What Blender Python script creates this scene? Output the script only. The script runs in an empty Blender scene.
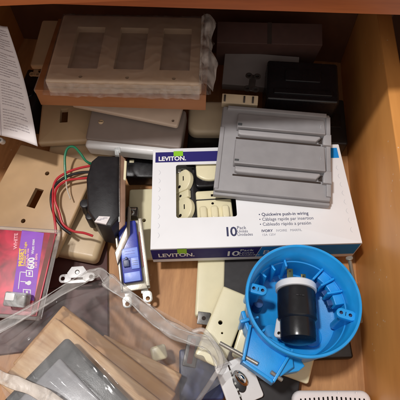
import bpy, bmesh, math, random
from mathutils import Vector, Matrix, noise
random.seed(7)
S = bpy.context.scene
COL = S.collection
R = math.radians
PI = math.pi

# ------------------------------------------------------------------ camera
CAMH, PITCH, F = 0.49, R(30), 429.0     # height above the drawer floor, tilt off straight down, focal length in 1/400 frame widths
cam_d = bpy.data.cameras.new('camera'); cam = bpy.data.objects.new('camera', cam_d); COL.objects.link(cam)
cam.location = (0, 0, CAMH); cam.rotation_euler = (PITCH, 0, 0)
cam_d.sensor_width = 36; cam_d.lens = 36*F/400; cam_d.clip_start = .01; cam_d.clip_end = 50
S.camera = cam

def P(u, v, z):
    """point at height z on the ray of photo position (u, v)"""
    a, b = (u-200)/F, (200-v)/F
    d = Vector((a, math.sin(PITCH)+b*math.cos(PITCH), -math.cos(PITCH)+b*math.sin(PITCH)))
    return Vector((0, 0, CAMH)) + d*((z-CAMH)/d.z)

def fit(tl, tr, br, bl, t=0.0):
    """rectangle best through four (u,v,z) corners -> matrix with origin t below its middle, width, height"""
    a, b, c, d = [P(*p) for p in (tl, tr, br, bl)]
    x = ((b-a)+(c-d))/2; y = ((a-d)+(b-c))/2
    w, h = x.length, y.length
    xn = x.normalized(); n = xn.cross(y).normalized(); yn = n.cross(xn)
    o = (a+b+c+d)/4 - n*t
    M = Matrix(((xn.x, yn.x, n.x, o.x), (xn.y, yn.y, n.y, o.y), (xn.z, yn.z, n.z, o.z), (0, 0, 0, 1)))
    return M, w, h

# ------------------------------------------------------------------ materials
def srgb(r, g, b):
    f = lambda c: ((c/255+.055)/1.055)**2.4 if c > 10 else c/255/12.92
    return (f(r), f(g), f(b), 1)
def new_mat(name):
    m = bpy.data.materials.new(name); m.use_nodes = True
    nt = m.node_tree; nt.nodes.clear()
    out = nt.nodes.new('ShaderNodeOutputMaterial')
    return m, nt, out
def N(nt, t, **kw):
    n = nt.nodes.new(t)
    for k, v in kw.items():
        if k.startswith('_'): setattr(n, k[1:], v)
        else: n.inputs[k.replace('0', ' ')].default_value = v
    return n
def plastic(name, col, rough=.4, var=.06, bump=.02, scale=60, spec=.5, metal=0, bscale=900, trans=0, coat=0, dust=.14):
    m, nt, out = new_mat(name)
    tc = N(nt, 'ShaderNodeTexCoord')
    nz = N(nt, 'ShaderNodeTexNoise', Scale=scale, Detail=5.0)
    nt.links.new(tc.outputs['Object'], nz.inputs['Vector'])
    rp = N(nt, 'ShaderNodeValToRGB')
    rp.color_ramp.elements[0].position = .3; rp.color_ramp.elements[1].position = .7
    rp.color_ramp.elements[0].color = tuple(max(0, c*(1-var)) for c in col[:3])+(1,)
    rp.color_ramp.elements[1].color = tuple(min(1, c*(1+var*.6)) for c in col[:3])+(1,)
    nt.links.new(nz.outputs['Fac'], rp.inputs['Fac'])
    p = N(nt, 'ShaderNodeBsdfPrincipled')
    p.inputs['Metallic'].default_value = metal
    p.inputs['Specular IOR Level'].default_value = spec
    if trans: p.inputs['Transmission Weight'].default_value = trans
    if coat: p.inputs['Coat Weight'].default_value = coat; p.inputs['Coat Roughness'].default_value = .08
    if dust:
        vo = N(nt, 'ShaderNodeTexVoronoi', Scale=420.0); nt.links.new(tc.outputs['Object'], vo.inputs['Vector'])
        nd = N(nt, 'ShaderNodeTexNoise', Scale=38.0, Detail=3.0); nt.links.new(tc.outputs['Object'], nd.inputs['Vector'])
        lt = N(nt, 'ShaderNodeMath', _operation='LESS_THAN'); lt.inputs[1].default_value = .16
        gt = N(nt, 'ShaderNodeMath', _operation='GREATER_THAN'); gt.inputs[1].default_value = .60
        sm_ = N(nt, 'ShaderNodeMapRange'); sm_.inputs['From Min'].default_value = .5; sm_.inputs['From Max'].default_value = .8; sm_.inputs['To Max'].default_value = .35
        mu = N(nt, 'ShaderNodeMath', _operation='MULTIPLY'); ad = N(nt, 'ShaderNodeMath', _operation='ADD'); m3 = N(nt, 'ShaderNodeMath', _operation='MULTIPLY'); m3.inputs[1].default_value = dust
        nt.links.new(vo.outputs['Distance'], lt.inputs[0]); nt.links.new(nd.outputs['Fac'], gt.inputs[0]); nt.links.new(nd.outputs['Fac'], sm_.inputs['Value'])
        nt.links.new(lt.outputs[0], mu.inputs[0]); nt.links.new(gt.outputs[0], mu.inputs[1])
        nt.links.new(mu.outputs[0], ad.inputs[0]); nt.links.new(sm_.outputs['Result'], ad.inputs[1]); nt.links.new(ad.outputs[0], m3.inputs[0])
        mx = N(nt, 'ShaderNodeMix', _data_type='RGBA'); mx.inputs[7].default_value = srgb(150, 140, 125) if max(col[:3]) > .35 else srgb(120, 115, 108)
        nt.links.new(m3.outputs[0], mx.inputs[0]); nt.links.new(rp.outputs['Color'], mx.inputs[6]); nt.links.new(mx.outputs[2], p.inputs['Base Color'])
    else: nt.links.new(rp.outputs['Color'], p.inputs['Base Color'])
    mr = N(nt, 'ShaderNodeMapRange'); mr.inputs['To Min'].default_value = max(.03, rough-.08); mr.inputs['To Max'].default_value = min(1, rough+.1)
    nz2 = N(nt, 'ShaderNodeTexNoise', Scale=scale*3, Detail=4.0)
    nt.links.new(tc.outputs['Object'], nz2.inputs['Vector'])
    nt.links.new(nz2.outputs['Fac'], mr.inputs['Value']); nt.links.new(mr.outputs['Result'], p.inputs['Roughness'])
    if bump:
        nb = N(nt, 'ShaderNodeTexNoise', Scale=bscale, Detail=3.0)
        nt.links.new(tc.outputs['Object'], nb.inputs['Vector'])
        bp = N(nt, 'ShaderNodeBump', Strength=bump*5, Distance=.0004)
        nt.links.new(nb.outputs['Fac'], bp.inputs['Height']); nt.links.new(bp.outputs['Normal'], p.inputs['Normal'])
    nt.links.new(p.outputs['BSDF'], out.inputs['Surface'])
    return m
def wood(name, dark, light, scale=14, stretch=(1, .06, 1), rough=.45, specks=0.0, swirl=1.2, fine=.25):
    m, nt, out = new_mat(name)
    tc = N(nt, 'ShaderNodeTexCoord'); mp = N(nt, 'ShaderNodeMapping'); mp.inputs['Scale'].default_value = stretch
    nt.links.new(tc.outputs['Object'], mp.inputs['Vector'])
    n1 = N(nt, 'ShaderNodeTexNoise', Scale=scale, Detail=6.0, Roughness=.6, Distortion=swirl)
    n2 = N(nt, 'ShaderNodeTexNoise', Scale=scale*14, Detail=4.0, Roughness=.7)
    n3 = N(nt, 'ShaderNodeTexNoise', Scale=5.0, Detail=3.0)
    for n in (n1, n2): nt.links.new(mp.outputs['Vector'], n.inputs['Vector'])
    nt.links.new(tc.outputs['Object'], n3.inputs['Vector'])
    ma = N(nt, 'ShaderNodeMix'); ma.inputs[0].default_value = fine
    nt.links.new(n1.outputs['Fac'], ma.inputs[2]); nt.links.new(n2.outputs['Fac'], ma.inputs[3])
    mb_ = N(nt, 'ShaderNodeMix'); mb_.inputs[0].default_value = .25
    nt.links.new(ma.outputs[0], mb_.inputs[2]); nt.links.new(n3.outputs['Fac'], mb_.inputs[3])
    rp = N(nt, 'ShaderNodeValToRGB')
    rp.color_ramp.elements[0].position = .36; rp.color_ramp.elements[0].color = dark
    rp.color_ramp.elements[1].position = .64; rp.color_ramp.elements[1].color = light
    nt.links.new(mb_.outputs[0], rp.inputs['Fac'])
    p = N(nt, 'ShaderNodeBsdfPrincipled', Roughness=rough)
    colsock = rp.outputs['Color']
    if specks:
        vo = N(nt, 'ShaderNodeTexVoronoi', Scale=130.0); nt.links.new(tc.outputs['Object'], vo.inputs['Vector'])
        n4 = N(nt, 'ShaderNodeTexNoise', Scale=22.0, Detail=2.0); nt.links.new(tc.outputs['Object'], n4.inputs['Vector'])
        lt = N(nt, 'ShaderNodeMath', _operation='LESS_THAN'); lt.inputs[1].default_value = .13
        gt = N(nt, 'ShaderNodeMath', _operation='GREATER_THAN'); gt.inputs[1].default_value = .6
        mu = N(nt, 'ShaderNodeMath', _operation='MULTIPLY'); mu2 = N(nt, 'ShaderNodeMath', _operation='MULTIPLY'); mu2.inputs[1].default_value = specks
        nt.links.new(vo.outputs['Distance'], lt.inputs[0]); nt.links.new(n4.outputs['Fac'], gt.inputs[0])
        nt.links.new(lt.outputs[0], mu.inputs[0]); nt.links.new(gt.outputs[0], mu.inputs[1]); nt.links.new(mu.outputs[0], mu2.inputs[0])
        mx = N(nt, 'ShaderNodeMix', _data_type='RGBA'); mx.inputs[7].default_value = srgb(225, 205, 180)
        nt.links.new(mu2.outputs[0], mx.inputs[0]); nt.links.new(colsock, mx.inputs[6]); colsock = mx.outputs[2]
    nt.links.new(colsock, p.inputs['Base Color'])
    bp = N(nt, 'ShaderNodeBump', Strength=.15, Distance=.0004)
    nt.links.new(n2.outputs['Fac'], bp.inputs['Height']); nt.links.new(bp.outputs['Normal'], p.inputs['Normal'])
    nt.links.new(p.outputs['BSDF'], out.inputs['Surface'])
    return m
def clear(name, tint=(.97, .97, .97, 1), haze=.08, rough=.12, edge=.9, hazecol=(.8, .8, .8, 1), wr=60, wst=.4):
    """clear film: straight-through transparency, fresnel gloss and a little milky scatter"""
    m, nt, out = new_mat(name)
    tc = N(nt, 'ShaderNodeTexCoord')
    nb = N(nt, 'ShaderNodeTexNoise', Scale=wr, Detail=4.0, Distortion=1.5); nt.links.new(tc.outputs['Object'], nb.inputs['Vector'])
    bp = N(nt, 'ShaderNodeBump', Strength=wst, Distance=.003); nt.links.new(nb.outputs['Fac'], bp.inputs['Height'])
    tr = N(nt, 'ShaderNodeBsdfTransparent', Color=tint)
    df = N(nt, 'ShaderNodeBsdfDiffuse', Color=hazecol); gl = N(nt, 'ShaderNodeBsdfGlossy', Roughness=rough)
    nt.links.new(bp.outputs['Normal'], gl.inputs['Normal'])
    lw = N(nt, 'ShaderNodeLayerWeight', Blend=.28); nt.links.new(bp.outputs['Normal'], lw.inputs['Normal'])
    m1 = N(nt, 'ShaderNodeMixShader'); m2 = N(nt, 'ShaderNodeMixShader')
    mr = N(nt, 'ShaderNodeMapRange'); mr.inputs['From Min'].default_value = .3; mr.inputs['From Max'].default_value = .7; mr.inputs['To Min'].default_value = haze*.35; mr.inputs['To Max'].default_value = haze*1.8
    nt.links.new(nb.outputs['Fac'], mr.inputs['Value']); nt.links.new(mr.outputs['Result'], m1.inputs['Fac'])
    nt.links.new(tr.outputs[0], m1.inputs[1]); nt.links.new(df.outputs[0], m1.inputs[2])
    mu = N(nt, 'ShaderNodeMath', _operation='MULTIPLY'); mu.inputs[1].default_value = edge
    nt.links.new(lw.outputs['Fresnel'], mu.inputs[0]); nt.links.new(mu.outputs[0], m2.inputs['Fac'])
    nt.links.new(m1.outputs[0], m2.inputs[1]); nt.links.new(gl.outputs[0], m2.inputs[2])
    nt.links.new(m2.outputs[0], out.inputs['Surface'])
    return m

M = {}
M['floor'] = wood('drawer_floor_wood', srgb(152, 102, 60), srgb(214, 160, 106), scale=13, stretch=(1, .14, 1), rough=.5, specks=.35, swirl=1.5, fine=.4)
M['side'] = wood('drawer_side_wood', srgb(172, 110, 54), srgb(222, 156, 86), scale=13, stretch=(1, .12, .5), rough=.35, specks=.6, swirl=.6, fine=.15)
M['sidetop'] = wood('drawer_edge_wood', srgb(190, 135, 85), srgb(215, 165, 115), scale=12, stretch=(1, .08, 1))
M['cab'] = wood('cabinet_wood', srgb(135, 68, 30), srgb(180, 100, 50), scale=20, stretch=(.06, 1, 1), rough=.35)
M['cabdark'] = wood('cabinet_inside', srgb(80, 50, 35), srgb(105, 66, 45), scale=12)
M['board'] = wood('board_wood', srgb(132, 82, 48), srgb(164, 108, 68), scale=16, stretch=(.06, 1, 1), rough=.5)
M['laminate'] = wood('woodgrain_plastic', srgb(194, 144, 92), srgb(246, 214, 168), scale=34, stretch=(.22, 1, 1), rough=.45, swirl=3.0, fine=.10)
M['laminate_d'] = wood('woodgrain_plastic_tan', srgb(184, 134, 82), srgb(222, 178, 122), scale=16, stretch=(.2, 1, 1), rough=.45, swirl=2.0, fine=.12)
M['white'] = plastic('white_plastic', srgb(228, 228, 228), .35, .04)
M['card'] = plastic('white_cardboard', srgb(236, 237, 240), .55, .03, .03, scale=25, dust=0)
M['cardgray'] = plastic('cardboard_crease', srgb(196, 198, 204), .6, .03, dust=0)
M['navy'] = plastic('navy_ink', srgb(45, 40, 112), .6, .05, spec=.2, dust=0)
M['bright'] = plastic('blue_ink', srgb(30, 140, 220), .6, .05, spec=.2, dust=0)
M['green'] = plastic('green_ink', srgb(140, 205, 40), .45, .05, dust=0)
M['ink'] = plastic('dark_ink', srgb(52, 56, 92), .5, 0, dust=0)
M['inkgray'] = plastic('gray_ink', srgb(140, 142, 155), .5, 0, dust=0)
M['inkwhite'] = plastic('white_ink', srgb(240, 240, 240), .5, 0, dust=0)
M['ivory'] = plastic('ivory_plastic', srgb(232, 224, 188), .32, .08, scale=35)
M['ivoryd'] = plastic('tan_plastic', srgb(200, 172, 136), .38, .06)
M['insert'] = plastic('insert_paper', srgb(188, 164, 142), .7, .08)
M['ivoryw'] = plastic('wrapped_ivory', srgb(216, 188, 158), .4, .06)
M['almond'] = plastic('almond_plastic', srgb(208, 188, 158), .38, .10, scale=35)
M['pinktan'] = plastic('pinkish_tan_plastic', srgb(206, 184, 164), .4, .06)
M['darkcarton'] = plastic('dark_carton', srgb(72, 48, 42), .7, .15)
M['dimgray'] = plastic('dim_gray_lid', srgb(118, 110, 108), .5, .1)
M['tan'] = plastic('tan_switch_plate', srgb(186, 154, 116), .38, .12, scale=30)
M['tan2'] = plastic('tan_cream_plate', srgb(200, 176, 140), .38, .06)
M['taupe'] = plastic('taupe_plastic', srgb(136, 122, 114), .45, .06)
M['grayp'] = plastic('gray_cover_plastic', srgb(150, 148, 150), .5, .08, .05, bscale=1500)
M['graym'] = plastic('gray_cover_bar', srgb(158, 156, 158), .45, .06, .04)
M['grayplate'] = plastic('gray_plate', srgb(150, 151, 156), .3, .05)
M['graydark'] = plastic('dark_gray_rim', srgb(78, 82, 84), .25, .15)
M['black'] = plastic('black_plastic', srgb(30, 30, 33), .38, .2)
M['blackg'] = plastic('black_gloss', srgb(24, 24, 27), .25, .2, .01, dust=0)
M['darkmetal'] = plastic('dark_metal', srgb(100, 98, 96), .35, .2, .02, metal=.8)
M['rubber'] = plastic('dark_rubber', srgb(42, 40, 42), .6, .2)
M['blue'] = plastic('blue_pvc', srgb(26, 152, 226), .36, .12, .03, coat=.15)
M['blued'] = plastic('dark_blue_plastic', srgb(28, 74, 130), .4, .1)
M['switchblue'] = plastic('blue_switch', srgb(44, 58, 168), .3, .15, .02)
M['switchlight'] = plastic('blue_label', srgb(125, 150, 235), .35, .08)
M['navyp'] = plastic('navy_plastic', srgb(55, 66, 110), .35, .15)
M['metal'] = plastic('zinc_metal', srgb(205, 205, 200), .28, .12, .03, metal=1)
M['metalp'] = plastic('plated_steel', srgb(176, 170, 156), .35, .25, .03, metal=.6)
M['steel'] = plastic('nail_steel', srgb(150, 146, 138), .35, .15, .03, metal=.45)
M['yokegray'] = plastic('gray_bracket_metal', srgb(150, 140, 132), .35, .2, .03, metal=.5)
M['yoke'] = plastic('yoke_metal', srgb(150, 118, 98), .4, .2, .03, metal=.3)
M['brass'] = plastic('brass', srgb(214, 178, 110), .3, .15, .02, metal=1)
M['chrome'] = plastic('chrome', srgb(225, 225, 225), .1, .05, 0, metal=1)
M['wgreen'] = plastic('green_wire', srgb(20, 110, 75), .35, .1)
M['wred'] = plastic('red_wire', srgb(185, 35, 45), .35, .1)
M['wblack'] = plastic('black_wire', srgb(25, 24, 26), .35, .1)
M['wwhite'] = plastic('stranded_wire', srgb(215, 205, 190), .4, .1, metal=.3)
M['paper'] = plastic('paper', srgb(232, 226, 226), .8, .04, .05, scale=30)
M['paperink'] = plastic('paper_print', srgb(196, 190, 194), .8, .05)
M['redcard'] = None
M['purple'] = plastic('purple_ink', srgb(150, 72, 205), .4, .08)
M['pink'] = plastic('pink_ink', srgb(255, 190, 200), .4, 0, dust=0)
M['yellow'] = plastic('yellow_ink', srgb(250, 210, 70), .4, 0, dust=0)
M['brownink'] = plastic('brown_card', srgb(120, 52, 40), .5, .1)
M['hole'] = plastic('hole_dark', srgb(48, 36, 30), .8, .1)
M['film'] = clear('clear_bag_film', haze=.12, rough=.13, edge=.6, hazecol=(.75, .73, .72, 1), wr=18, wst=.12)
M['filmrim'] = clear('clear_bag_rim', haze=.17, rough=.3, edge=.6, hazecol=(.76, .72, .68, 1), wr=24, wst=.2)
M['filmedge'] = clear('clear_bag_edge', haze=.28, rough=.22, edge=.6, hazecol=(.80, .78, .75, 1), wr=50, wst=.2)
M['skirt'] = clear('wrap_front_film', haze=.16, rough=.2, edge=.8, hazecol=(.85, .78, .72, 1), wr=60, wst=.4)
M['filmglint'] = clear('clear_bag_fold', haze=.045, rough=.16, edge=.75, hazecol=(.8, .8, .8, 1), wr=20, wst=.1)
M['wrapend'] = clear('wrap_bunched_film', haze=.34, rough=.22, edge=.7, hazecol=(.82, .76, .70, 1), wr=40, wst=.3)
M['band'] = clear('milky_bag_band', haze=.55, rough=.3, edge=.5, hazecol=(.82, .74, .66, 1), wr=60)
M['wrap'] = clear('wrap_film', haze=.05, rough=.16, edge=.7, hazecol=(.8, .72, .66, 1), wr=24, wst=.3)
M['blister'] = clear('blister_film', haze=.03, rough=.06, edge=.22, hazecol=(.8, .8, .8, 1), wr=25, wst=.1)
M['frost'] = clear('frosted_plastic', haze=.45, rough=.2, hazecol=(.75, .78, .78, 1), wr=60)
def red_card():
    m, nt, out = new_mat('red_printed_card')
    tc = N(nt, 'ShaderNodeTexCoord'); nz = N(nt, 'ShaderNodeTexNoise', Scale=38.0, Detail=3.0, Distortion=.6)
    nt.links.new(tc.outputs['Object'], nz.inputs['Vector'])
    rp = N(nt, 'ShaderNodeValToRGB')
    rp.color_ramp.elements[0].position = .35; rp.color_ramp.elements[0].color = srgb(120, 14, 36)
    rp.color_ramp.elements[1].position = .68; rp.color_ramp.elements[1].color = srgb(240, 44, 84)
    nt.links.new(nz.outputs['Fac'], rp.inputs['Fac'])
    p = N(nt, 'ShaderNodeBsdfPrincipled', Roughness=.4); nt.links.new(rp.outputs['Color'], p.inputs['Base Color'])
    nt.links.new(p.outputs['BSDF'], out.inputs['Surface']); return m
M['redcard'] = red_card()

# ------------------------------------------------------------------ mesh building
def rrect(w, h, r=0.0, n=5, cx=0, cy=0):
    if r <= 0: return [(cx-w/2, cy-h/2), (cx+w/2, cy-h/2), (cx+w/2, cy+h/2), (cx-w/2, cy+h/2)]
    o = []
    for (sx, sy, a0) in ((1, -1, -90), (1, 1, 0), (-1, 1, 90), (-1, -1, 180)):
        for k in range(n+1):
            a = R(a0+90*k/n); o.append((cx+sx*(w/2-r)+r*math.cos(a), cy+sy*(h/2-r)+r*math.sin(a)))
    return o
def circ(r, n=20, cx=0, cy=0): return [(cx+r*math.cos(2*PI*k/n), cy+r*math.sin(2*PI*k/n)) for k in range(n)]
def inset(loop, k):
    """loop moved inwards by k along its corner bisectors (counter-clockwise loop)"""
    n = len(loop); out = []
    for i in range(n):
        a, b, c = Vector(loop[i-1]), Vector(loop[i]), Vector(loop[(i+1) % n])
        e1, e2 = (b-a), (c-b)
        if e1.length < 1e-9 or e2.length < 1e-9: out.append(tuple(b)); continue
        e1.normalize(); e2.normalize()
        n1, n2 = Vector((-e1.y, e1.x)), Vector((-e2.y, e2.x))
        m = n1+n2; L = m.dot(n1)
        out.append(tuple(b + m*(k/max(L, .35))))
    return out
def ccw(loop):
    A = sum(loop[i-1][0]*loop[i][1]-loop[i][0]*loop[i-1][1] for i in range(len(loop)))
    return loop if A > 0 else loop[::-1]

class MB:
    def __init__(s): s.bm = bmesh.new(); s.mats = []
    def mi(s, m):
        if m not in s.mats: s.mats.append(m)
        return s.mats.index(m)
    def add(s, verts, faces, mat, X=None):
        vs = [s.bm.verts.new((X @ Vector(v)) if X else v) for v in verts]
        k = s.mi(mat); fs = []
        for f in faces:
            try:
                fc = s.bm.faces.new([vs[i] for i in f]); fc.material_index = k; fs.append(fc)
            except ValueError: pass
        return vs
    def slab(s, loop, z0, z1, mat, bev=0.0, holes=(), X=None, steps=3, bottom=True, side=None, holemat=None, hdepth=None):
        """loop raised from z0 to z1 with a rounded upper rim; holes are loops cut through the top with walls"""
        loop = ccw(loop); n = len(loop); rings = []
        for _ in range(14):
            if bev <= 0: break
            q = inset(loop, bev); ok = True
            for i in range(n):
                e1 = Vector(loop[i])-Vector(loop[i-1]); e2 = Vector(q[i])-Vector(q[i-1])
                if e1.length > 1e-7 and e1.dot(e2) < 0: ok = False; break
            if ok: break
            bev *= .82
        for k in range(steps+1 if bev > 0 else 1):
            if bev > 0:
                a = PI/2*k/steps; rings.append((inset(loop, bev*(1-math.sin(a))) if k < steps else loop, z1-bev*(1-math.cos(a))))
            else: rings.append((loop, z1))
        rings.append((loop, z0))
        T = (lambda p: X @ Vector(p)) if X else Vector
        bm = s.bm; mi = s.mi(mat); ms = s.mi(side or mat)
        vr = [[bm.verts.new(T((x, y, z))) for (x, y) in lp] for lp, z in rings]
        for a, (A, B) in enumerate(zip(vr, vr[1:])):
            last = a == len(vr)-2
            for i in range(n):
                f = bm.faces.new((A[i-1], B[i-1], B[i], A[i])); f.material_index = ms if last else mi
        if not holes:
            bm.faces.new(vr[0]).material_index = mi
        else:
            edges = []
            def loop_edges(vv):
                for i in range(len(vv)):
                    e = bm.edges.get((vv[i-1], vv[i])) or bm.edges.new((vv[i-1], vv[i])); edges.append(e)
            loop_edges(vr[0]); mh = s.mi(holemat or mat)
            for hl in holes:
                hl = ccw(hl); top = [bm.verts.new(T((x, y, z1))) for x, y in hl]
                zb = z1-hdepth if hdepth else z0
                bot = [bm.verts.new(T((x, y, zb))) for x, y in hl]
                loop_edges(top)
                for i in range(len(hl)):
                    bm.faces.new((top[i], bot[i], bot[i-1], top[i-1])).material_index = mh
                if hdepth: bm.faces.new(bot).material_index = mh
            r = bmesh.ops.triangle_fill(bm, use_beauty=True, use_dissolve=False, edges=edges)
            for g in r['geom']:
                if isinstance(g, bmesh.types.BMFace): g.material_index = mi
        if bottom and not holes: bm.faces.new(vr[-1][::-1]).material_index = mi
    def box(s, x0, x1, y0, y1, z0, z1, mat, bev=0.0, X=None):
        s.slab([(x0, y0), (x1, y0), (x1, y1), (x0, y1)], z0, z1, mat, bev, X=X)
    def tube(s, pts, r, mat, seg=10, X=None, flat=1.0, closed=False):
        pts = [Vector(p) for p in pts]; n = len(pts); rs = r if isinstance(r, (list, tuple)) else [r]*n
        up = Vector((0, 0, 1)); rows = []; prev = None
        for i, p in enumerate(pts):
            t = (pts[min(i+1, n-1)]-pts[max(i-1, 0)]).normalized()
            b = t.cross(up)
            if b.length < 1e-3: b = prev or t.cross(Vector((0, 1, 0)))
            b.normalize(); c = b.cross(t).normalized(); prev = b
            rows.append([p + b*(rs[i]*math.cos(2*PI*k/seg)) + c*(rs[i]*flat*math.sin(2*PI*k/seg)) for k in range(seg)])
        vs = [v for row in rows for v in row]; fs = []
        for i in range(n-1):
            for k in range(seg): fs.append((i*seg+k, i*seg+(k+1) % seg, (i+1)*seg+(k+1) % seg, (i+1)*seg+k))
        fs.append(tuple(range(seg))[::-1]); fs.append(tuple((n-1)*seg+k for k in range(seg)))
        s.add(vs, fs, mat, X)
    def lathe(s, prof, mat, seg=40, X=None):
        vs = []; fs = []; n = len(prof)
        for (r, z) in prof:
            for k in range(seg): vs.append((r*math.cos(2*PI*k/seg), r*math.sin(2*PI*k/seg), z))
        for i in range(n-1):
            for k in range(seg): fs.append((i*seg+k, i*seg+(k+1) % seg, (i+1)*seg+(k+1) % seg, (i+1)*seg+k))
        if prof[0][0] > 1e-6 and prof[0][0] < .02: fs.append(tuple(range(seg))[::-1])
        if prof[-1][0] > 1e-6 and prof[-1][0] < .02: fs.append(tuple((n-1)*seg+k for k in range(seg)))
        s.add(vs, fs, mat, X)
    def grid(s, f, nu, nv, mat, X=None):
        vs = [f(i/(nu-1), j/(nv-1)) for j in range(nv) for i in range(nu)]
        fs = [(j*nu+i, j*nu+i+1, (j+1)*nu+i+1, (j+1)*nu+i) for j in range(nv-1) for i in range(nu-1)]
        s.add(vs, fs, mat, X)
    def text(s, body, size, mat, x, y, z, rot=0, bold=0.0, align='LEFT', sx=1.0, X=None, gap=1.0):
        cu = bpy.data.curves.new('lettering', 'FONT'); cu.body = body; cu.size = size; cu.align_x = align; cu.offset = bold; cu.space_character = gap; cu.resolution_u = 3
        ob = bpy.data.objects.new('lettering', cu); COL.objects.link(ob)
        me = bpy.data.meshes.new_from_object(ob.evaluated_get(bpy.context.evaluated_depsgraph_get()))
        T = (X or Matrix()) @ Matrix.Translation((x, y, z)) @ Matrix.Rotation(rot, 4, 'Z') @ Matrix.Diagonal((sx, 1, 1, 1))
        s.add([T @ v.co for v in me.vertices], [tuple(p.vertices) for p in me.polygons], mat)
        bpy.data.objects.remove(ob); bpy.data.curves.remove(cu); bpy.data.meshes.remove(me)
    def build(s, name, parent=None, mw=None, angle=35, recalc=True, sub=0):
        if recalc: bmesh.ops.recalc_face_normals(s.bm, faces=s.bm.faces[:])
        me = bpy.data.meshes.new(name); s.bm.to_mesh(me); s.bm.free()
        for m in s.mats: me.materials.append(m)
        for p in me.polygons: p.use_smooth = True
        me.set_sharp_from_angle(angle=R(angle))
        o = bpy.data.objects.new(name, me); COL.objects.link(o)
        if parent: o.parent = parent
        if mw is not None: o.matrix_world = mw
        return o

def tag(o, label=None, cat=None, group=None, kind=None):
    for k, v in (('label', label), ('category', cat), ('group', group), ('kind', kind)):
        if v: o[k] = v
    return o
def thing(name, label, cat, mw=None, group=None):
    o = bpy.data.objects.new(name, None); COL.objects.link(o); o.empty_display_size = .01
    if mw is not None: o.matrix_world = mw
    return tag(o, label, cat, group)
def smooth_path(pts, n=8):
    """Catmull-Rom through pts"""
    pts = [Vector(p) for p in pts]; out = []
    for i in range(len(pts)-1):
        p0, p1, p2, p3 = pts[max(i-1, 0)], pts[i], pts[i+1], pts[min(i+2, len(pts)-1)]
        for k in range(n):
            t = k/n
            out.append(.5*((2*p1)+(p2-p0)*t+(2*p0-5*p1+4*p2-p3)*t*t+(3*p1-p0-3*p2+p3)*t**3))
    out.append(pts[-1]); return out
def nz3(p, sc, seed=0): return noise.noise(Vector((p[0]*sc+seed, p[1]*sc-seed, (p[2] if len(p) > 2 else 0)*sc)))

# ------------------------------------------------------------------ the drawer and the cabinet
D = Matrix.Rotation(R(-6.3), 4, 'Z')
drawer = thing('drawer_box', 'open wooden drawer holding the jumble of wall plates and switches', 'drawer', D)
LX0, LX1, LY0, LY1, HP = -.36, .1665, -.03, .56, .145
b = MB(); b.box(LX0-.01, LX1+.01, LY0-.01, LY1+.01, -.012, 0, M['floor']); b.build('bottom_panel', drawer)
b = MB(); b.box(LX1, LX1+.0185, LY0-.02, LY1+.012, -.012, HP, M['side'], .0012); b.build('side_panel', drawer)
b = MB(); b.box(LX0-.0145, LX0, LY0-.02, LY1+.012, -.012, HP, M['side'], .0012); b.build('side_panel', drawer)
b = MB(); b.box(LX0+.0005, LX1-.0005, LY1, LY1+.011, .001, HP-.01, M['cabdark'], .001); b.build('back_panel', drawer)
b = MB(); b.box(LX0+.0005, LX1-.0005, LY0-.015, LY0, .001, HP-.003, M['side'], .001); b.build('front_panel', drawer)

CY = Matrix.Translation((0, .371, 0)) @ Matrix.Rotation(R(-2.8), 4, 'Z')
cab = thing('wooden_cabinet', 'brown wooden cabinet whose front rail overhangs the open drawer', 'cabinet', CY)
b = MB(); b.box(-.75, .75, 0, .02, .221, .271, M['cab'], .0015); b.build('front_rail', cab)
b = MB(); b.box(-.8, .8, .313, 1.0, .272, .298, M['cab'], .003, X=CY.inverted() @ Matrix.Rotation(R(3.5), 4, 'Z')); b.build('countertop', cab)
for x0, x1 in ((.262, .33), (-.52, -.46)):
    b = MB(); b.box(x0, x1, .0, .02, -.05, .2205, M['cab'], .001); b.build('stile', cab)
b = MB(); b.box(-.75, .75, .60, .612, -.5, .271, M['cabdark']); b.build('back_board', cab)
b = MB(); b.box(-.75, .75, .022, .599, -.5, -.49, M['cabdark']); b.build('shelf', cab)
for sx in (-1, 1):
    b = MB(); b.box(sx*.47-.009, sx*.47+.009, .03, .599, -.489, .269, M['cabdark']); b.build('side_board', cab)

# ------------------------------------------------------------------ wall plates
def wall_plate(name, label, cat, quad, t, mat, holes=(), r=.003, bev=.0022, group=None, rim=None, screws=(), side=None, bevmat=None):
    """holes: (cx, cy, w, h, r) as fractions of the plate size and metres"""
    mw, w, h = fit(*quad, t=t)
    root = thing(name, label, cat, mw, group); r = max(r, bev*1.02)
    b = MB(); hl = []
    for (cx, cy, hw, hh, hr) in holes:
        hl.append(circ(hr, 18, cx*w/2, cy*h/2) if hw == 0 else rrect(hw, hh, hr, 4, cx*w/2, cy*h/2))
    if bevmat:
        b.slab(rrect(w, h, r), 0, t-.0004, bevmat, bev, side=side, steps=6); b.slab(rrect(w-2*bev, h-2*bev, max(.0005, r-bev)), t-.001, t, mat, .0005, hl)
    else: b.slab(rrect(w, h, r), 0, t, mat, bev, hl, side=side)
    b.build('plate', root)
    for (cx, cy, m) in screws:
        s_ = MB(); X = Matrix.Translation((cx*w/2, cy*h/2, t-.0004))
        s_.lathe([(.0034, 0), (.0033, .0008), (.0024, .0016), (.0008, .0019), (.0001, .0019)], m, 16, X)
        s_.box(-.0026, .0026, -.0004, .0004, .0018, .00205, M['hole'], X=X)
        s_.build('screw', root)
    return root, w, h

G_PL = 'loose wall plates in the drawer'
# tan toggle plate, left
wall_plate('switch_plate', 'large tan toggle switch plate leaning beside the red and purple package', 'wall plate',
    ((9, 141, .046), (90, 163, .05), (64, 258, .036), (-16, 236, .034)), .006, M['tan'],
    [(-.02, -.03, .0115, .0255, .0004), (-.03, .52, 0, 0, .0028), (-.03, -.52, 0, 0, .0028)], group=G_PL)
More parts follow.
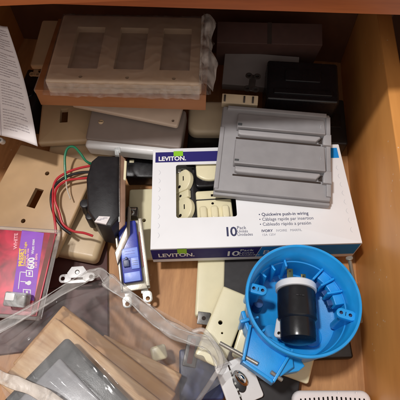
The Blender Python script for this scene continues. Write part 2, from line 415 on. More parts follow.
# dark hollow behind its holes
# ivory plate behind the package, rounded lower edge
wall_plate('blank_plate', 'thick cream blank plate with rounded lower edge above the silver strap', 'wall plate',
    ((72, 178, .026), (120, 184, .026), (97, 262, .026), (50, 250, .026)), .014, M['tan2'], r=.004, bev=.006, group=G_PL)
wall_plate('switch_plate', 'dim tan toggle plate with dark slot under the wooden board', 'wall plate',
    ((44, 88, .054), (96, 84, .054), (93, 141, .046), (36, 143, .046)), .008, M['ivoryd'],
    [(-.12, -.08, .0105, .0225, .0004)], bev=.004, group=G_PL)
wall_plate('blank_plate', 'dim beige plate half buried behind the green wire loop', 'wall plate',
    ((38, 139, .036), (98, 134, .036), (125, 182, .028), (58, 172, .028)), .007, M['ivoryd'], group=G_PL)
cv, w, h = wall_plate('cover_plate', 'cover with shade-darkened grey top and bright white front edge behind the black dimmer', 'cover plate',
    ((91, 102, .074), (186, 109, .074), (181, 150, .062), (87, 138, .062)), .022, M['taupe'], r=.004, bev=.0025,  # taupe top is darkened to put the cabinet's shade into its colour
    screws=[(-.74, -.05, M['ivoryd'])], group=G_PL)
b = MB(); b.slab(rrect(w*1.0, .013, .0052, 5, 0, -h/2-.0030), -.001, .0195, M['white'], .0050, steps=6); b.build('front_rim', cv)
wall_plate('blank_plate', 'tan plate with pale front edge lying across the grey topped cover', 'wall plate',
    ((82, 76, .092), (186, 95, .092), (177, 127, .081), (70, 104, .081)), .006, M['pinktan'],
    [(.50, .15, .007, .004, .0005), (.9, -.7, 0, 0, .0018)], group=G_PL)
wall_plate('cover_plate', 'pale round cornered cover beside the gray outdoor cover, shaded', 'cover plate',
    ((189, 100, .062), (236, 100, .062), (234, 134, .052), (187, 133, .052)), .016, M['almond'], r=.012, bev=.006, group=G_PL)
wall_plate('blank_plate', 'upright tan blank plate behind the wrapped plates, in shadow', 'wall plate',
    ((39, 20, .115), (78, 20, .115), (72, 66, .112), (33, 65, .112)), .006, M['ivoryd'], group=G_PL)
wall_plate('blank_plate', 'small pale plate corner poking out left of the wooden board', 'wall plate',
    ((44, 62, .108), (90, 68, .108), (78, 98, .100), (32, 90, .100)), .006, M['white'], group=G_PL)
# right of the blue switch and under the white carton
wall_plate('blank_plate', 'ivory plate with one dark screw hole between switch and white carton', 'wall plate',
    ((128, 190, .016), (196, 186, .016), (196, 258, .014), (127, 258, .014)), .006, M['ivory'],
    [(-.52, .05, 0, 0, .0024)], group=G_PL)
wall_plate('cover_plate', 'long pale ivory plate running under the navy edge of the carton', 'cover plate',
    ((199, 205, .020), (226, 205, .020), (224, 318, .018), (197, 315, .018)), .012, M['ivory'], group=G_PL)
wall_plate('blank_plate', 'tilted ivory plate with dark screw hole left of the blue ring', 'wall plate',
    ((221, 284, .029), (243, 295, .029), (231, 372, .024), (196, 358, .024)), .006, M['ivory'],
    [(-.24, .05, 0, 0, .0024), (.12, -.18, 0, 0, .0012)], r=.001, group=G_PL)
wall_plate('cover_plate', 'dark navy black plate lying between carton and blue ring', 'cover plate',
    ((222, 250, .018), (300, 256, .018), (292, 352, .013), (212, 346, .013)), .008, M['rubber'], group=G_PL)
wall_plate('blank_plate', 'ivory plate with glossy lit corner under the blue ring bracket', 'wall plate',
    ((250, 322, .030), (318, 330, .030), (310, 394, .022), (226, 346, .022)), .006, M['ivory'], group=G_PL)
wall_plate('cover_plate', 'black plate edge showing under the right of the blue ring', 'cover plate',
    ((296, 318, .014), (352, 318, .014), (348, 357, .012), (300, 361, .012)), .009, M['black'], group=G_PL)

# ------------------------------------------------------------------ wrapped triple plates on a wooden board
quad = ((59, 14, .146), (205, 17, .146), (200, 84, .145), (49, 81, .145))
mw, w, h = fit(*quad, t=.0001)
T3 = .0085
def triple(z1, label):
    X = mw @ Matrix.Translation((0, 0, z1-T3))
    root = thing('triple_wall_plate', label, 'wall plate', X, 'plates in the clear wrap')
    b = MB(); hl = []
    for cx in (-.30*w, 0.0*w, .30*w): hl.append(rrect(w*.195, h*.62, .0008, 3, cx+.004, -.001))
    for cx in (-.30*w, 0.0*w, .30*w): hl.append(circ(.0022, 14, cx+.004, -h*.43))
    b.slab(rrect(w, h, .003), 0, T3, M['ivoryw'], .0035, hl)
    b.build('plate', root)
    return root
t1 = triple(0, 'upper ivory plate with three tall openings inside the clear wrap')
t2 = triple(-T3-.001, 'lower ivory plate stacked under another in the clear wrap')
b = MB(); b.slab(rrect(w*.9, h*.8, .002), 0, .0012, M['insert'], 0)
tag(b.build('paper_insert', None, mw @ Matrix.Translation((0, 0, -T3-.0009+.0004-.0002))), 'brownish paper sheet seen through the three openings of the wrapped plate', 'paper')
# film: over the top and down the sides, bunched at the right end
def wrap_pt(s, t):
    x = (-.56+s*1.15)*w; y = (-.585+t*1.16)*h
    ex = max(0, abs(x)-w*.497); ey = max(0, abs(y)-h*.497)
    d = max(ex, ey)
    z = .0016 - min(d*2.1, .020) + .0005*nz3((x, y), 40) + (.0022*nz3((x, y), 120, 3) if d > 0 else .0006*(1-min(1, abs(nz3((x*.6, y), 60, 2))*6))**2)
    if ex > 0 and x > 0:
        z += .008*abs(nz3((x, y), 55, 7)) + .006
        x += .006*nz3((x, y), 70, 2)
    x2 = x if abs(x) < w*.5 else math.copysign(w*.5+(abs(x)-w*.5)*.75, x)
    y2 = y if abs(y) < h*.5 else math.copysign(h*.5+(abs(y)-h*.5)*.35, y)
    if y < -h*.5: y2 += .0016*nz3((x, z), 110, 5)
    return (x2, y2, z)
b = MB(); b.grid(wrap_pt, 110, 80, M['wrap'])
tag(b.build('plastic_wrap', None, mw, angle=180), 'crinkled clear plastic wrap around the stacked triple plates', 'plastic wrap')
b = MB()
def tail_pt(s, t):
    y = (-.53+1.02*t)*h; ru = nz3((s*.25, t*2.2), 3, 3); r2 = nz3((s*.8, t*1.6), 6, 8)
    x = w*.485 + s*(.016+.003*math.sin(t*7)+.006*ru)
    z = .002 - .010*s + .006*math.sin(s*3.1)*(1+ru) + .0030*ru*s + .0016*r2*s
    return (x, y, z)
b.grid(tail_pt, 30, 90, M['wrapend'])
def skirt_pt(s, t):
    x = (-.49+.98*s)*w; f_ = nz3((s*9, t*1.2), 2, 4); g_ = nz3((s*24, t*2), 1, 9)
    return (x, -h*.5-.0012-.0022*t-.0016*abs(f_)-.0012*g_*t, -.0015-t*(2*T3+.001)+.0014*f_)
b.grid(skirt_pt, 140, 14, M['skirt'])
tag(b.build('plastic_wrap', None, mw, angle=180), 'bunched loose end of the plastic wrap, right of the wrapped plates', 'plastic wrap')
mwb, wb, hb = fit((50, 20, .125), (212, 24, .125), (203, 97, .127), (45, 91, .127), t=.022)
b = MB(); b.box(-wb/2, wb/2, -hb/2, hb/2, 0, .024, M['board'], .0008)
tag(b.build('wooden_board', None, mwb), 'brown wooden board lying under the plastic wrapped plates', 'board')

# ------------------------------------------------------------------ things in the dark at the back
def block(name, label, cat, quad, t, mat, bev=.001, r=.001, extra=None):
    mw, w, h = fit(*quad, t=t)
    b = MB(); b.slab(rrect(w, h, r), 0, t, mat, bev)
    if extra: extra(b, w, h, t)
    return tag(b.build(name, None, mw), label, cat), w, h
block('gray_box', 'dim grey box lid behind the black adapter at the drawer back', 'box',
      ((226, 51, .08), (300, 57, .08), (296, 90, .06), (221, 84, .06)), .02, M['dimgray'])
def adapter_extra(b, w, h, t):
    b.slab(rrect(w*.8, h*.12, .001, 3, 0, -h*.30), t, t+.002, M['blackg'], .0008)
    b.slab(rrect(w*.5, h*.3, .002, 3, 0, h*.12), t, t+.0015, M['blackg'], .0008)
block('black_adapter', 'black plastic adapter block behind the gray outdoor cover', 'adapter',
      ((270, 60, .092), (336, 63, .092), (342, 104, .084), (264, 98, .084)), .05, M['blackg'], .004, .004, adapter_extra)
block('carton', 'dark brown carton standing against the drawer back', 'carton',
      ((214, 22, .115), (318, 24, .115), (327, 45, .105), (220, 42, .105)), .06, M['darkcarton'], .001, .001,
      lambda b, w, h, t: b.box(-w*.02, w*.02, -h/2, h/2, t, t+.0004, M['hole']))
block('black_side_block', 'black block wedged between gray cover and the drawer side', 'transformer',  # plain black block filling the dark strip along the drawer side
      ((318, 98, .040), (345, 100, .040), (347, 144, .032), (322, 144, .032)), .028, M['black'], .003, .003,
      lambda b, w, h, t: b.slab(rrect(w*.6, h*.3, .001), t, t+.0015, M['blackg'], .0006))
# yoke with ring ears
def yoke_rings(root, mat, scale=1.0):
    b = MB(); k = scale
    b.slab(rrect(.010*k, .030*k, .001), 0, .0012, mat, .0002)
    b.build('strap', root)
    for sy in (-1, 1):
        for sx in (-1, 1):
            c = MB(); X = Matrix.Translation((sx*.0062*k, sy*.012*k, .0012))
            prof = [(.0052*k, 0), (.0054*k, .0006), (.0052*k, .0012), (.0026*k, .0012), (.0024*k, .0006), (.0026*k, 0)]
            c.lathe(prof+[prof[0]], mat, 18, X); c.build('ring', root)
mw, w, h = fit((242, 70, .096), (260, 72, .096), (262, 96, .092), (245, 94, .092), t=.001)
r_ = thing('mounting_yoke', 'small dark yoke with ring ears left of the black adapter', 'bracket', mw); yoke_rings(r_, M['darkmetal'], .85)
mw, w, h = fit((28, 64, .10), (44, 65, .10), (44, 76, .098), (28, 76, .098), t=.001)
r_ = thing('mounting_yoke', 'tan yoke with ring ears left of the wrapped plates', 'bracket', mw); yoke_rings(r_, M['ivoryd'], .6)
def strip_extra(b, w, h, t):
    for k in (-.42, .12, .36): b.slab(rrect(w*.05, h*.7, .0004, 2, k*w, 0), t, t+.0012, M['darkmetal'], .0003)
block('receptacle_strip', 'cream strip of an outlet edge above the gray outdoor cover', 'outlet',
      ((222, 93, .094), (258, 96, .094), (258, 105, .09), (222, 103, .09)), .012, M['almond'], .0008, .0008, strip_extra)
block('black_box', 'black box tucked beneath the pale round cornered cover', 'box',
      ((188, 131, .040), (222, 132, .040), (220, 165, .036), (186, 162, .036)), .030, M['blackg'], .002, .003)
block('black_adapter', 'black block in the dark gap between leaflet and wrapped plates', 'adapter',
      ((16, 68, .06), (40, 72, .06), (36, 118, .05), (20, 116, .05)), .04, M['black'], .003, .003,
      lambda b, w, h, t: b.slab(circ(w*.3, 20), t, t+.003, M['blackg'], .001))
block('black_switch_body', 'black switch body lying behind the dimmer, left of the carton', 'switch',
      ((124, 157, .03), (172, 158, .03), (172, 176, .026), (128, 178, .026)), .024, M['blackg'], .003, .002,
      lambda b, w, h, t: b.slab(rrect(.006, .004, .0005, 2, -w*.38, h*.3), t, t+.001, M['ivory'], .0003))
# pale leaflet corner at the very left under the rail
mw, w, h = fit((-30, -2, .205), (18, 4, .205), (4, 10, .205), (-30, 22, .2))
# ------------------------------------------------------------------ white carton of ten outlets
TB = .037
mw, w, h = fit((151.5, 149, .062), (340, 144, .062), (361, 243, .062), (152, 249, .062), t=TB)
print('carton size', w, h)
carton = thing('outlet_carton', 'white and navy ten pack carton with a window showing outlets', 'carton', mw)
fx = lambda u: -w/2 + u*w     # fractions across the face
fy = lambda v: h/2 - v*h
b = MB()
win = [(fx(.122), fy(.185)), (fx(.42), fy(.185)), (fx(.42), fy(.725)), (fx(.122), fy(.725))]
cxw, cyw = (win[0][0]+win[1][0])/2, (win[0][1]+win[2][1])/2
wl = rrect(win[1][0]-win[0][0], abs(win[0][1]-win[2][1]), .003, 4, cxw, cyw)
e = .00012
b.slab(rrect(w, h, .0012, 2), TB-.0009, TB, M['card'], .0006, [wl], holemat=M['cardgray'])
def pr(x0, x1, y0, y1, mat, z=e, sl0=0, sl1=0):     # flat print, fractions of the face
    b.add([(fx(x0), fy(y1), TB+z), (fx(x1), fy(y1), TB+z), (fx(x1+sl1), fy(y0), TB+z), (fx(x0+sl0), fy(y0), TB+z)], [(0, 1, 2, 3)], mat)
pr(.014, .50, .042, .155, M['navy'], sl1=.02)
pr(.504, .985, .042, .155, M['bright'], sl0=.02)
pr(.110, .160, .034, .090, M['green'], 2*e)
hh = h*.092
b.text('LEVITON.', h*.064, M['inkwhite'], fx(.030), fy(.138), TB+3*e, bold=.00028, sx=.92)
b.text('10', h*.118, M['ink'], fx(.350), fy(.905), TB+e, bold=.0003, gap=.86)
b.text('Pack', h*.042, M['ink'], fx(.413), fy(.846), TB+e)
b.text('Unités', h*.036, M['ink'], fx(.413), fy(.876), TB+e, sx=.95)
b.text('Unidades', h*.036, M['ink'], fx(.413), fy(.906), TB+e, sx=.95)
for k, (tx, sx) in enumerate((('• Quickwire push-in wiring', .92), ('• Câblage rapide par insertion', .9), ('• Cableado rápido a presión', .9))):
    b.text(tx, h*.042, M['ink'], fx(.525), fy(.728+.046*k), TB+e, sx=sx, bold=.00008 if k == 0 else 0)
b.text('IVORY', h*.032, M['ink'], fx(.530), fy(.878), TB+e, bold=.0001)
b.text('IVOIRE   MARFIL', h*.030, M['inkgray'], fx(.600), fy(.878), TB+e)
b.text('15A 125V', h*.028, M['inkgray'], fx(.530), fy(.912), TB+e)
for k in range(8):                                   # perforated tuck tabs along both ends
    for cx_, sg in ((.034, 1), (.965, -1)):
        y0 = .24+.088*k
        for j in range(4):
            dx = sg*.008*math.sin(PI*j/4); dx2 = sg*.008*math.sin(PI*(j+1)/4)
            p0 = (fx(cx_+dx), fy(y0+.012*j)); p1 = (fx(cx_+dx2), fy(y0+.012*(j+1)))
            b.add([(p0[0]-.00022, p0[1], TB+e), (p0[0]+.00022, p0[1], TB+e), (p1[0]+.00022, p1[1], TB+e), (p1[0]-.00022, p1[1], TB+e)], [(0, 1, 2, 3)], M['cardgray'])
b.build('front_panel', carton)
# sides: four walls and floor; the near long wall carries the navy band
b = MB(); tk = .0008
b.box(-w/2, w/2, -h/2, h/2, 0, tk, M['card'])
b.box(-w/2, -w/2+tk, -h/2+tk, h/2-tk, tk, TB-.001, M['card']); b.box(w/2-tk, w/2, -h/2+tk, h/2-tk, tk, TB-.001, M['card'])
b.box(-w/2, w/2, h/2-tk, h/2, tk, TB-.001, M['card'])
b.build('carton_body', carton)
b = MB()
b.box(-w/2, w/2, -h/2, -h/2+tk, tk, TB-.001, M['card'])
XS = Matrix.Translation((0, -h/2-.0003, 0)) @ Matrix.Rotation(R(90), 4, 'X')     # local x, y -> wall x, height
def ps(x0, x1, y0, y1, mat, z=0.0, sl=0, sl0=0):
    b.add([(fx(x0), y0*TB, z), (fx(x1), y0*TB, z), (fx(x1)+sl, y1*TB, z), (fx(x0)+sl0, y1*TB, z)], [(0, 1, 2, 3)], mat, XS)
ps(.0, .505, .22, .93, M['navy'], sl=.004)
ps(.509, .995, .22, .93, M['bright'], sl0=.004)
ps(.125, .170, .60, .97, M['green'], .0002)
b.text('LEVITON.', TB*.36, M['inkwhite'], fx(.030), TB*.42, .0004, bold=.0003, sx=.72, X=XS)
b.text('10', TB*.50, M['inkwhite'], fx(.352), TB*.36, .0004, bold=.00025, X=XS, gap=.86)
b.text('Pack', TB*.22, M['inkwhite'], fx(.424), TB*.68, .0004, X=XS)
b.text('Unités', TB*.17, M['inkwhite'], fx(.424), TB*.50, .0004, X=XS)
b.text('Unidades', TB*.17, M['inkwhite'], fx(.424), TB*.34, .0004, X=XS)
b.text('BFC', TB*.42, M['inkwhite'], fx(.535), TB*.42, .0004, X=XS)
b.build('side_panel', carton)

# outlets in the carton
def receptacle(label, mw):
    root = thing('receptacle', label, 'outlet', mw, 'outlets in the carton window')
    b = MB(); b.slab(rrect(.030, .066, .004), -.016, -.002, M['rubber'], .002); b.build('body', root)
    b = MB(); b.slab(rrect(.015, .078, .002), -.002, -.0006, M['metalp'], .0003, [circ(.0022, 14, 0, .036), circ(.0022, 14, 0, -.036)]); b.build('strap', root)
    for sy in (-1, 1):
        f = MB()
        lp = [(x, y) for x, y in circ(.0172, 36)]
        lp = [(x, max(-.0142, min(.0142, y))) for x, y in lp]
        hl = [rrect(.0016, .0078, .0002, 2, -.0064, .002), rrect(.0016, .0064, .0002, 2, .0064, .002), circ(.0022, 12, 0, -.0074)]
        X = Matrix.Translation((0, sy*.0195, 0))
        f.slab(lp, -.001, .005, M['ivory'], .0012, hl, X=X, holemat=M['hole'], hdepth=.004); f.build('outlet_face', root)
    c = MB(); c.slab(rrect(.024, .010, .001), -.001, .0035, M['ivory'], .0006, [circ(.0018, 12)], holemat=M['hole'], hdepth=.003); c.build('center_bridge', root)
    return root
def local(x, y, z, rz, tx=0, ty=0): return mw @ Matrix.Translation((x, y, z)) @ Matrix.Rotation(rz, 4, 'Z') @ Matrix.Rotation(ty, 4, 'Y') @ Matrix.Rotation(tx, 4, 'X')
wx0, wx1 = win[0][0], win[1][0]; wy0, wy1 = win[2][1], win[0][1]; ww, wh = wx1-wx0, wy1-wy0
receptacle('ivory outlet on its side at the left of the carton window', local(wx0+ww*.10, cyw-.001, TB-.014, R(1), 0, R(-38)))
def receptacle_back(label, X0, H_):
    root = thing('receptacle', label, 'outlet', X0, 'outlets in the carton window')
    b = MB(); W = ww*.60
    b.slab(rrect(W, H_, .003), -.014, -.003, M['ivory'], .002, [rrect(.0042, .0032, .0004, 2, -W*.02, H_*.33), circ(.0016, 14, -W*.04, H_*.08)], holemat=M['hole'], hdepth=.003); b.build('body', root)
    for k in range(3):
        c = MB(); c.slab(rrect(W*.21, H_*.40, .003, 4, -W*.32+k*W*.31, -H_*.22), -.004, .0012, M['ivory'], .0025); c.build('terminal_column', root)
    c = MB(); c.slab(rrect(W*1.02, .0012, .0003, 2, 0, H_*.20), -.004, -.0018, M['rubber'], .0003); c.build('seam', root)
    return root
receptacle_back('ivory outlet turned backwards at the lower right of the carton window', local(wx0+ww*.64, wy0+wh*.25, TB-.004, R(2)), wh*.60)
X0 = local(wx0+ww*.60, wy1-wh*.02, TB-.004, R(2))
t_ = thing('receptacle', 'round edged ivory outlet with black band at the upper right of the carton window', 'outlet', X0, 'outlets in the carton window')
b = MB(); lp = [(max(-ww*.25, min(ww*.25, x)), y*.9) for x, y in circ(ww*.30, 40)]
b.slab(lp, -.012, .0, M['ivory'], .002); b.build('outlet_face', t_)
b = MB(); b.slab(rrect(ww*.56, wh*.46, .004, 4, 0, -wh*.12), -.014, -.0035, M['blackg'], .002); b.build('body', t_)
c = MB(); c.slab(rrect(ww*.16, wh*.09, .001, 3, -ww*.50, wh*.0), -.006, -.004, M['metal'], .0005, [circ(.0014, 12, -ww*.50, 0)]); c.build('mounting_tab', t_)
b = MB(); b.box(wx0+ww*.28, wx0+ww*.37, wy0-.004, wy1+.004, TB-.03, TB-.013, M['rubber'], .001); b.box(wx0-.005, wx1+.005, wy0-.005, wy1+.005, .001, .004, M['rubber'])  # dark block and floor sheet fill the gaps between the outlets
tag(b.build('dark_gap_block', None, mw), 'dark block filling the gap between the outlets inside the carton window', 'divider')

# ------------------------------------------------------------------ gray outdoor double cover lying on the carton
TC = .013
mwc, w, h = fit((219, 104, .090), (331, 113, .090), (331, 204, .0775), (217.5, 192, .0775), t=TC)
print('cover', w, h)
cover = thing('weatherproof_cover', 'gray double flap weatherproof outlet cover lying across the white carton', 'outlet cover', mwc)
b = MB()
b.slab(rrect(w, h, .0015), 0, TC-.006, M['grayp'], .001)
b.slab(rrect(w*.985, h*.95, .0015), TC-.005, TC, M['grayp'], .0015)
b.build('base_plate', cover)
b = MB(); b.box(-w*.5, -w*.46, -h*.46, h*.22, TC-.004, TC+.0015, M['grayp'], .0008); b.build('side_rib', cover)
gx = lambda f_: -w/2 + f_*w
gy = lambda f_: -h/2 + f_*h
for (ya, yb, yc) in ((.625, .69, .90), (.215, .285, .60)):
    b = MB()    # flap: a wedge that rises towards its lower edge
    x0, x1, y0, y1 = gx(.145), gx(.945), gy(yb), gy(yc-.01)
    z0, zl, zh = TC-.001, TC+.0022, TC+.0090
    vs = [(x0, y0, z0), (x1, y0, z0), (x1, y1, z0), (x0, y1, z0), (x0+.001, y0+.0008, zh), (x1-.001, y0+.0008, zh), (x1-.001, y1, zl), (x0+.001, y1, zl)]
    b.add(vs, [(0, 1, 5, 4), (1, 2, 6, 5), (2, 3, 7, 6), (3, 0, 4, 7), (4, 5, 6, 7)], M['grayp'])
    fl = b.build('flap', cover, angle=20)
    bv = fl.modifiers.new('bevel', 'BEVEL'); bv.width = .0009; bv.segments = 3
    c = MB(); c.slab(rrect(.0012, .005, .0003, 2, gx(.90), (y0+y1)/2), TC+.004, TC+.0068, M['graym'], .0003); c.build('latch_mark', fl)
    b = MB()    # pull bar below the flap; dark strips paint the shade in the gap under it
    yA, yB = gy(ya), gy(yb)-.0012
    X = Matrix.Translation((0, 0, 0))
    lp = [(gx(.165), yA+.001), (gx(.19), yA-.0005), (gx(.86), yA-.0005), (gx(.885), yA+.003), (gx(.90), yB-.002), (gx(.89), yB), (gx(.165), yB)]
    b.slab(lp, TC-.001, TC+.0062, M['graym'], .0022)
    b.build('pull_bar', cover)
    b = MB(); b.slab(rrect(w*.76, .0022, .0005, 2, gx(.53), yA-.0019), TC-.0005, TC+.0004, M['hole'], .0001); b.slab(rrect(.006, .008, .0005, 2, gx(.912), yA+.004), TC-.0005, TC+.0004, M['hole'], .0001)
    b.slab(rrect(.005, .0045, .0004, 2, gx(.175), gy(yb)+.004), TC-.0005, TC+.0085, M['graydark'], .0003); b.build('gap', cover)
    b = MB(); b.slab([(gx(.92), yA-.004), (gx(.995), yA-.004), (gx(.995), yB+.004), (gx(.935), yB+.004), (gx(.92), yA+.004)], TC-.004, TC+.0058, M['graym'], .0012); b.build('hinge_block', cover)
b = MB(); b.box(gx(.955), gx(.995), gy(.06), gy(.94), TC-.003, TC+.0022, M['grayp'], .0008); b.build('hinge_rail', cover)
b = MB(); b.box(gx(.05), gx(.96), gy(.93), gy(.975), TC-.002, TC+.003, M['grayp'], .0012); b.build('top_ridge', cover)

# ------------------------------------------------------------------ blue round box with the plug in it
RC = P(303.5, 297.5, .10); RR = .0537; DEP = .064
blue = thing('round_electrical_box', 'bright blue round nail-on electrical box holding a black plug', 'electrical box', Matrix.Translation((RC.x, RC.y, RC.z-DEP)))
b = MB(); Ro, Ri = RR, RR-.0028
b.lathe([(.0001, 0), (Ro-.008, 0), (Ro-.0055, .002), (Ro-.003, DEP*.5), (Ro-.0012, DEP-.006), (Ro, DEP-.005), (Ro+.0003, DEP-.0012), (Ro-.0004, DEP), (Ri+.0004, DEP), (Ri-.0002, DEP-.001), (Ri-.0012, DEP*.80), (Ri-.0019, DEP*.79), (Ri-.0026, DEP*.53), (Ri-.0036, DEP*.52), (Ri-.0065, .005), (Ri-.010, .0032), (.0001, .003)], M['blue'], 96)
b.build('shell', blue, angle=50)
def radial(ang, r, z, tilt=0): return Matrix.Rotation(ang, 4, 'Z') @ Matrix.Translation((r, 0, z)) @ Matrix.Rotation(tilt, 4, 'Y')
for ang in (R(165), R(-18)):       # device screw ears
    X = radial(ang, Ri-.0085, DEP-.013)
    b = MB(); b.slab(rrect(.0185, .0095, .0046, 6, 0, 0), 0, .0045, M['blue'], .0008, [circ(.0017, 14, -.005, 0), circ(.0017, 14, .0035, 0), rrect(.0006, .004, .0002, 2, -.0008, 0)], X=X, holemat=M['navyp'], hdepth=.004)
    b.slab(rrect(.014, .007, .003, 5, .003, 0), -.040, 0, M['blue'], 0, X=X)
    b.build('screw_ear', blue)
for ang in (R(44), R(27), R(10)):      # cable clamp tabs on the far right of the wall
    X = radial(ang, Ri-.008, .020)
    b = MB()
    b.slab(rrect(.010, .0105, .001, 3), 0, .014, M['blue'], .0012, X=X)
    b.slab(rrect(.016, .0022, .0006, 2, -.003, .0066), 0, .019, M['blue'], .0006, X=X)
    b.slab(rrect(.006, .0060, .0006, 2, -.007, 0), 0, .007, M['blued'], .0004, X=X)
    b.build('clamp_tab', blue)
for ang in (R(100), R(118), R(135), R(196), R(214)):        # ribs inside
    X = radial(ang, Ri-.006, .003)
    b = MB(); b.slab(rrect(.008, .0022, .0006, 2), 0, .036, M['blue'], .0006, X=X); b.build('rib', blue)
b = MB(); b.slab(circ(.010, 28, 0, .010), .003, .0046, M['blue'], .0006); b.slab(circ(.0105, 28, .018, -.022), .003, .0046, M['blue'], .0006); b.slab(circ(.0105, 28, -.022, -.020), .003, .0046, M['blue'], .0006)
b.build('knockout', blue)
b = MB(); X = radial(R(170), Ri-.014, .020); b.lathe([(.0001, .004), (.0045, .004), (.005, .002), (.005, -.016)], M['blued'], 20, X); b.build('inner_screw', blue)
# nail bracket on the near left of the shell
Q = [P(u, v, .078) - Vector((RC.x, RC.y, RC.z-DEP)) for u, v in ((250, 326), (292, 350), (294, 367), (273, 382), (243, 361), (246, 345))]
b = MB(); zz = Q[0].z
b.slab([(q.x, q.y) for q in Q], zz-.006, zz, M['blue'], .0012)
q0, q1, q2, q3, q4, q5 = Q
def ridge(a, c, wd, z0, z1):
    d = (Vector((c.x, c.y))-Vector((a.x, a.y))); nrm = Vector((-d.y, d.x)).normalized()*wd/2
    A, C = Vector((a.x, a.y)), Vector((c.x, c.y))
    b.slab([tuple(A-nrm), tuple(C-nrm), tuple(C+nrm), tuple(A+nrm)], z0, z1, M['blue'], .0006)
ridge(q0, q4, .0026, zz-.02, zz+.005); ridge(q1, q3, .0026, zz-.02, zz+.004); ridge(q4, q3, .003, zz-.012, zz+.0015)
b.build('nail_bracket', blue)
b = MB(); G = [P(u, v, .072) - Vector((RC.x, RC.y, RC.z-DEP)) for u, v in ((288, 356), (300, 358), (305, 366), (299, 371), (282, 374))]
b.slab([(q.x, q.y) for q in G], G[0].z-.012, G[0].z, M['blue'], .001); b.build('gusset', blue)
b = MB(); X = radial(R(8), Ro, .03); b.slab(rrect(.008, .016, .001), -.012, .016, M['blue'], .001, X=X); b.build('side_guide', blue)
for ang, hh2 in ((R(196), .030), (R(216), .026)):
    b = MB(); X = radial(ang, Ro+.001, 0); b.slab(rrect(.010, .0032, .0008), .012, .012+hh2, M['blue'], .001, X=X); b.slab(rrect(.004, .020, .001, 3, -.001, 0), .010, .008+hh2, M['blue'], .001, X=X); b.build('outer_rib', blue)
# nails (part of the box)
inv = blue.matrix_world.inverted() if False else Matrix.Translation((-RC.x, -RC.y, -(RC.z-DEP)))
def nail(a, c, head):
    a, c = inv @ a, inv @ c
    b = MB(); b.tube([a, a.lerp(c, .5), c], .0019, M['steel'], 12)
    d = (c-a).normalized()
    if head: b.tube([a-d*.0016, a-d*.0004, a], [.0034, .0036, .003], M['steel'], 14)
    b.build('nail', blue)
nail(P(220, 343, .072), P(258, 364, .080), False)
nail(P(271, 372, .080), P(282, 380, .077), False)
nail(P(349.5, 259, .094), P(361, 322, .046), True)

# plug
pr_, pf_ = P(298, 332, .066), P(296, 292, .0625)
ax = (pf_-pr_); L = ax.length; az = ax.normalized()
xx = Vector((1, 0, 0)); xx = (xx - az*xx.dot(az)).normalized(); yy = az.cross(xx)
PM = Matrix(((xx.x, yy.x, az.x, pr_.x), (xx.y, yy.y, az.y, pr_.y), (xx.z, yy.z, az.z, pr_.z), (0, 0, 0, 1)))
print('plug length', L)
plug = thing('power_plug', 'black power plug with white collar and brass prongs inside the blue box', 'plug', PM)
r0 = .0192
b = MB(); b.lathe([(.006, -.010), (.013, -.0095), (.0165, -.0078), (.0172, -.005), (.0172, .010), (.0180, .0105), (r0, .012), (r0, L-.0015), (r0-.0008, L)], M['blackg'], 56)
for k in range(3): b.slab(rrect(.004, .0012, .0003, 2, -.002+.002*k, 0), 0, .0006, M['rubber'], .0002, X=Matrix.Translation((0, -r0-.0001, .03)) @ Matrix.Rotation(R(90), 4, 'X'))
b.build('plug_body', plug, angle=28)
b = MB(); b.lathe([(r0-.001, L), (r0+.0012, L+.0003), (r0+.0016, L+.001), (r0+.0016, L+.0062), (r0+.0008, L+.0074), (.0001, L+.0074)], M['white'], 56); b.build('collar', plug, angle=28)
for (sx, sy, ln, wd) in ((-.0060, -.003, .0170, .0064), (.0080, -.002, .0125, .0050)):
    b = MB(); b.slab(rrect(wd, .0017, .0004, 2, sx, sy), L+.0072, L+.0072+ln, M['brass'], .0006)
    b.slab(circ(.0011, 12, sx, 0), .0, .0002, M['hole'], 0, X=Matrix.Translation((0, sy-.0009, L+.0042+ln)) @ Matrix.Rotation(R(90), 4, 'X') @ Matrix.Translation((0, 0, 0)))
    b.build('prong', plug)
b = MB(); q = P(281, 328, .060)
b.slab(rrect(.011, .020, .003), -.004, .003, M['white'], .0015, [circ(.0016, 12, 0, -.006)], holemat=M['hole'], hdepth=.003)
tag(b.build('wire_clip', None, Matrix.Translation(q) @ Matrix.Rotation(R(-14), 4, 'Z') @ Matrix.Rotation(R(-35), 4, 'Y')), 'white plastic clip tucked beside the black plug', 'clip')

# ------------------------------------------------------------------ black dimmer with its wires
zt = .074
px = [(91, 161), (98, 155), (119, 156), (120, 216), (111, 227), (97, 224), (87, 210), (86, 178)]
wp = [P(u, v, zt) for u, v in px]; c0 = sum(wp, Vector())/len(wp)
dim = thing('dimmer_switch', 'black dimmer switch body with red, black and green wire leads', 'switch', Matrix.Translation((c0.x, c0.y, .028)))
lp = [(p.x-c0.x, p.y-c0.y) for p in wp]
b = MB(); b.slab(lp, 0, zt-.028, M['black'], .003)
b.build('housing', dim)
DI = Matrix.Translation((-c0.x, -c0.y, -.028))
def dl(u, v, z): return DI @ P(u, v, z)
b = MB()      # steel yoke seen nearly edge on
lo = [dl(119.8, 155, .0715), dl(121, 155, .0715), dl(125.5, 159, .0715), dl(125, 224, .0715), dl(119, 230, .0715)]
b.slab([(p.x, p.y) for p in lo], .0415, .0435, M['yoke'], .0006)
lo = [dl(119.2, 153, .0725), dl(120.4, 153, .0725), dl(119.8, 222, .0725), dl(118.6, 222, .0725)]
b.slab([(p.x, p.y) for p in lo], .0425, .0450, M['metal'], .0003)
b.build('yoke', dim)
b = MB(); lo = [dl(124.5, 161, .0715), dl(127, 162, .0715), dl(126, 181, .0715), dl(123.5, 180, .0715)]
